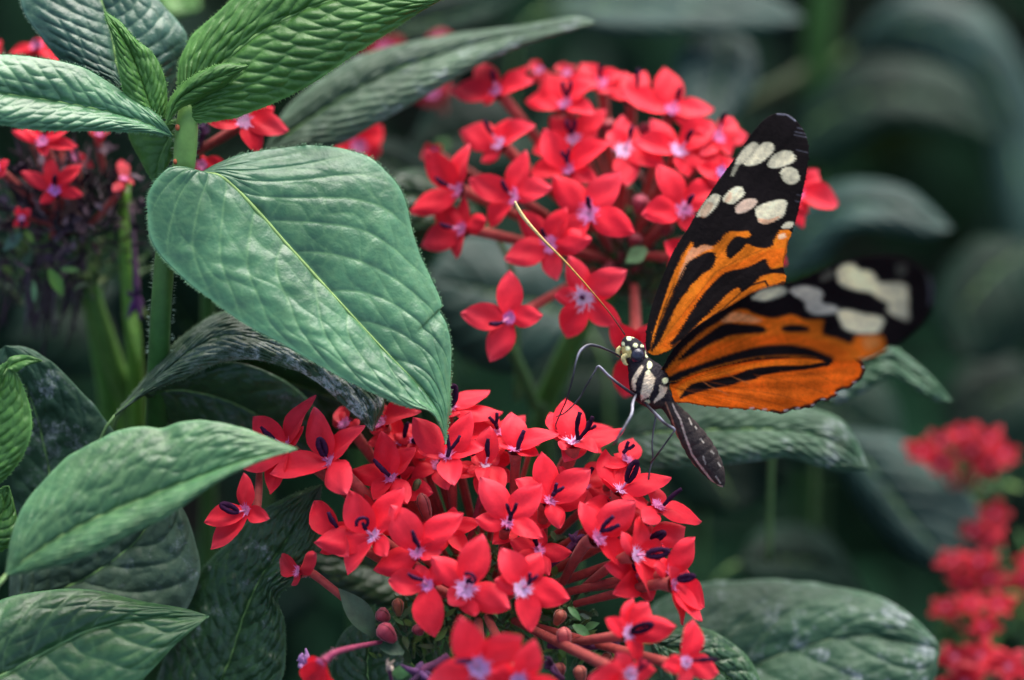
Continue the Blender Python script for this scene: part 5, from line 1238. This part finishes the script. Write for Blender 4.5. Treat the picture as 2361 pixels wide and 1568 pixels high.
wing("hindwing", 'B', w3_out, w3, ORANGE, lambda x, y, r_, a: -4 - 0.30 * r_, (240, 1170), soft=4.5, seed=3, step=2.5)
# far hindwing, mostly hidden behind the near pair
w4_out = [(250, 1060), (400, 960), (600, 900), (900, 870), (1150, 880), (1250, 920), (1180, 1010), (1000, 1100), (800, 1180), (600, 1220), (400, 1230), (280, 1190)]
wing("hindwing", 'B', w4_out, [('line', (w4_out[3:9], 7), K, 1), ('poly', [(350, 1120), (600, 1020), (900, 970), (1000, 990), (700, 1060), (450, 1150)], K, 1)], ORANGE, lambda x, y, r_, a: 16 + 0.12 * r_, (250, 1100), soft=3, seed=4, step=4)

# body: one continuous lofted surface, head to tail
sp = np.array([(1441, 777, 2, 3), (1444, 783, 0, 13), (1450, 792, 0, 20), (1457, 803, 0, 25), (1463, 815, 0, 26), (1468, 828, 0, 24), (1475, 842, 0, 29), (1485, 860, 0, 39), (1496, 880, 0, 46), (1506, 898, 0, 46),
               (1514, 911, 0, 37), (1526, 920, 2, 27), (1538, 928, 4, 19), (1550, 944, 6, 18), (1566, 965, 10, 23), (1584, 990, 14, 28), (1602, 1017, 18, 32), (1620, 1045, 22, 33), (1637, 1070, 26, 29), (1650, 1091, 28, 23), (1659, 1106, 30, 15), (1664, 1116, 31, 9), (1667, 1123, 31, 2)], float)
n_r, n_s = 260, 64
q = spline(sp[:, [0, 1, 2, 3]], n_r)
ctr, rad = q[:, :3], q[:, 3]
tt = np.linspace(0, 1, n_r)
T = np.gradient(ctr, axis=0); T /= np.linalg.norm(T, axis=1)[:, None]
for _ in range(30):
    T[1:-1] = (T[:-2] + T[1:-1] * 2 + T[2:]) / 4
T /= np.linalg.norm(T, axis=1)[:, None]
th = np.linspace(0, 2 * math.pi, n_s, endpoint=False)
U = np.array([nz(np.cross(t_, [0, 0, 1.0])) for t_ in T]); V = np.cross(T, U)
Larc = np.concatenate([[0], np.cumsum(np.linalg.norm(np.diff(ctr, axis=0), axis=1))])
abd = ctr[:, 1] > 940
seg = np.where(abd, 1.0 - 0.05 * np.abs(np.sin(Larc / 26 * math.pi)) ** 8 * 1.0, 1.0)
rad2 = rad * seg
hair = 1 + 0.06 * nrng.rand(n_r, n_s) * (~abd)[:, None]
P = ctr[:, None] + (U[:, None] * np.cos(th)[None, :, None] + V[:, None] * np.sin(th)[None, :, None] * 0.9) * (rad2[:, None] * hair)[:, :, None]
flat = P.reshape(-1, 3)
def c2(pts): return cv('C', pts)
def circ(x, y, rx, ry, rot=0.0):
    a = np.linspace(0, 2 * math.pi, 10, endpoint=False); c0, s0 = math.cos(rot), math.sin(rot)
    return [(x + rx * math.cos(k) * c0 - ry * math.sin(k) * s0, y + rx * math.cos(k) * s0 + ry * math.sin(k) * c0) for k in a]
CR2 = (0.80, 0.64, 0.44); CR3 = (0.80, 0.82, 0.48)
bl = [('poly', c2([(660, 700), (600, 760), (540, 850), (500, 930), (492, 1010), (520, 1090), (565, 1110), (555, 1000), (590, 900), (660, 790), (685, 730)]), CR2, 1),
      ('poly', c2([(720, 800), (700, 880), (680, 960), (650, 1080), (630, 1180), (650, 1260), (765, 1205), (812, 1120), (850, 980), (862, 900), (820, 850), (770, 790)]), CR2, 1),
      ('poly', c2([(930, 1020), (1052, 1048), (1052, 1100), (1000, 1195), (850, 1310), (838, 1280), (930, 1150)]), CR2, 1),
      ('poly', c2([(310, 420), (400, 410), (500, 490), (490, 570), (410, 600), (430, 690), (380, 690), (330, 600), (270, 530), (290, 440)]), (0.55, .45, .16), 1)]
for (x, y, rx, ry) in [(1022, 950, 48, 50), (775, 705, 42, 66), (850, 585, 34, 34), (735, 520, 32, 72), (555, 395, 40, 34), (455, 285, 42, 40), (520, 265, 20, 20), (435, 445, 40, 34), (360, 375, 26, 34), (660, 405, 30, 22), (740, 1290, 42, 40), (755, 820, 34, 40)]:
    bl.append(('poly', c2(circ(x, y, rx, ry)), CR3, 1))
F3l = [(960, 30), (985, 90), (1020, 150), (1060, 280), (1115, 430), (1180, 520), (1250, 610), (1300, 668), (1350, 680)]
bl.append(('line', (cv('F3', F3l), 2.2), (.55, .42, .34), .95))
bl.append(('line', (cv('F3', [(905, 20), (950, 130), (1000, 290), (1060, 430), (1150, 540), (1240, 640)]), 1.8), (.40, .20, .12), .8))
for a_, b_ in [((1090, 145), (1110, 190)), ((1180, 305), (1205, 335)), ((1262, 400), (1285, 420)), ((1200, 445), (1220, 500)), ((1318, 492), (1338, 520)), ((1300, 600), (1335, 650)), ((1090, 60), (1095, 70)), ((1140, 210), (1150, 225))]:
    bl.append(('line', (cv('F3', [a_, b_]), 1.7), (.5, .44, .36), .85))
bcol = np.where((flat[:, 1] > 925)[:, None], np.array([0.045, 0.034, 0.030]), np.array([0.018, 0.015, 0.02]))
colb = paint(flat[:, 0], flat[:, 1], (0, 0, 0), [], 1, 5, (1440, 780))
colb = bcol.copy()
for kind, geo, c, a in bl:
    if kind == 'poly': sd = poly_sd(flat[:, 0], flat[:, 1], geo)
    else: sd = geo[1] - line_d(flat[:, 0], flat[:, 1], geo[0])
    w = np.clip(sd / 1.6 + .5 + nrng.uniform(-.25, .25, len(flat)), 0, 1)[:, None] * a
    colb = colb * (1 - w) + np.array(c) * w
mb = MB(); mb.grid(P, colb.reshape(n_r, n_s, 3), close=True)
# short body fuzz on thorax
for k in range(900):
    i = nrng.randint(8, 135); j = nrng.randint(0, n_s)
    p = P[i, j]; o_ = nz(p - ctr[i]); l = nrng.uniform(4, 9)
    sd_ = nz(np.cross(o_, T[i])) * .7
    mb.add([p - sd_, p + sd_, p + o_ * l * .5 + T[i] * l * .8], [(0, 1, 2)], colb.reshape(n_r, n_s, 3)[i, j])
mb.build("body", M_body, bf)

def ball(name, mat, c, r, col, stretch=(1, 1, 1)):
    mb = MB(); n_, m_ = 18, 24; P_ = np.zeros((n_, m_, 3))
    for i in range(n_):
        for j in range(m_):
            a = math.pi * i / (n_ - 1); b = 2 * math.pi * j / m_
            P_[i, j] = np.array(c) + np.array([math.sin(a) * math.cos(b) * stretch[0], math.cos(a) * stretch[1], math.sin(a) * math.sin(b) * stretch[2]]) * r
    mb.grid(P_, col, close=True)
    return mb.build(name, mat, bf)
ec = cv('C', [(590, 560)])[0]
ball("eye", M_eye, (ec[0], ec[1], -16), 17.5, (0.018, 0.018, 0.035), (1, 1.05, .9))
ball("eye", M_eye, (ec[0] - 8, ec[1] - 4, 20), 16, (0.018, 0.018, 0.035), (1, 1.05, .9))
for k, (pts, dz) in enumerate([([(480, 520), (400, 560), (365, 600), (400, 690), (440, 700)], -14), ([(330, 430), (290, 470), (285, 530), (310, 570)], 8)]):
    q = cv('C', pts); mb = MB(); mb.tube(np.column_stack([q, np.full(len(q), dz)]), [5.5, 6, 6, 4, 1.5][:len(q)], sides=10, n=12, col=(0.58, .50, .22)); mb.build("palp", M_body, bf)

# antenna
q = np.array([(1441, 772, -6), (1425, 748, -10), (1400, 714, -16), (1350, 655, -24), (1300, 600, -30), (1252, 552, -34), (1216, 512, -36), (1198, 487, -37), (1187, 464, -38)], float)
mb = MB(); mb.tube(q, [1.5, 1.4, 1.5, 1.8, 2.2, 3.0, 4.2, 4.4, 2.2], sides=10, n=90,
                   col=[(0.06, .03, .03), (.16, .06, .03), (.45, .20, .05), (.62, .32, .08), (.70, .42, .12), (.75, .50, .18), (.78, .56, .24), (.78, .58, .26)])
mb.build("antenna", M_body, bf)

# legs
WH = (0.42, 0.42, 0.48); DK = (0.02, 0.018, 0.025); GR = (0.10, 0.10, 0.11)
def leg(pts, ds, rads, cols):
    q = cv('G', pts); p = np.column_stack([q, ds]); mb = MB(); rads = [v_ * .72 for v_ in rads]
    n_ = 60; full = spline(np.column_stack([p, rads]), n_)
    cc = np.stack([np.interp(np.linspace(0, 1, n_), np.linspace(0, 1, len(cols)), [c[j] for c in cols]) for j in range(3)], 1)
    sides = 10
    pts_, rr_ = full[:, :3], full[:, 3]
    b0 = mb.n
    mb.tube(pts_, rr_, sides=sides, col=np.array([DK] * n_) * .6 + cc * .4)
    mb.tube(pts_ + np.stack([rr_ * .25, -rr_ * .35, -rr_ * .45], 1), rr_ * .62, sides=8, col=cc)  # offset pale tube: highlight painted along the upper side, with white leg markings
    r_ = random.Random(int(pts[0][0]))
    for k in range(46):
        i = r_.randrange(n_ // 3, n_ - 1); s_ = r_.choice((-1, 1)); t_ = nz(pts_[i + 1] - pts_[i]); sd_ = nz(np.cross(t_, [0, 0, 1.])) * s_
        p_ = pts_[i] + sd_ * rr_[i]; mb.add([p_ - t_ * .5, p_ + t_ * .5, p_ + sd_ * 2.6 + t_ * 2.6], [(0, 1, 2)], DK)
    mb.build("leg", M_leg, bf)
leg([(870, 420), (800, 372), (740, 345), (690, 325), (620, 315), (560, 355), (530, 430), (505, 550), (465, 690), (425, 780), (388, 870), (398, 905)], [5, 0, -10, -20, -35, -45, -50, -45, -30, -10, 0, 5], [3.2, 3.2, 3.4, 4.4, 5.4, 5, 3.2, 2.6, 2.4, 2.2, 1.8, 1.2], [DK, DK, GR, GR, WH, GR, DK, DK, DK, DK, DK])
leg([(960, 680), (915, 648), (850, 603), (760, 532), (688, 462), (665, 490), (600, 600), (548, 690), (460, 780), (390, 815)], [-20, -30, -38, -44, -50, -46, -38, -30, -20, -10], [4.5, 4.8, 4.8, 4.2, 3.8, 2.6, 2.6, 2.8, 2.0, 1.5], [DK, DK, GR, WH, WH, DK, DK, GR, DK, DK])
leg([(950, 655), (925, 720), (918, 790), (885, 855), (840, 930), (790, 1010)], [-20, -60, -90, -100, -105, -70], [4.8, 5.4, 5.2, 4.6, 4.4, 2.2], [DK, WH, WH, GR, WH, GR])
leg([(1010, 715), (1040, 750), (1085, 795), (1150, 860), (1215, 902), (1195, 940), (1130, 1030), (1078, 1100), (1048, 1135)], [-20, -34, -44, -54, -60, -54, -40, -25, -15], [5, 5, 5, 4.6, 4.2, 2.8, 2.8, 2.6, 1.8], [DK, DK, WH, DK, WH, DK, GR, DK, DK])
leg([(1060, 735), (1085, 800), (1070, 900), (1060, 1000), (1065, 1110), (1045, 1180), (1034, 1280), (1048, 1370), (1055, 1432)], [10, 6, 2, -2, -8, -10, -12, -10, -4], [3.6, 3.2, 2.8, 2.7, 2.9, 2.6, 2.4, 2.1, 1.4], [DK, GR, GR, GR, DK, GR, DK, DK, DK])
q = cv('G', [(850, 440), (830, 520), (800, 700), (780, 900), (740, 1060), (700, 1130), (640, 1165), (575, 1155)])
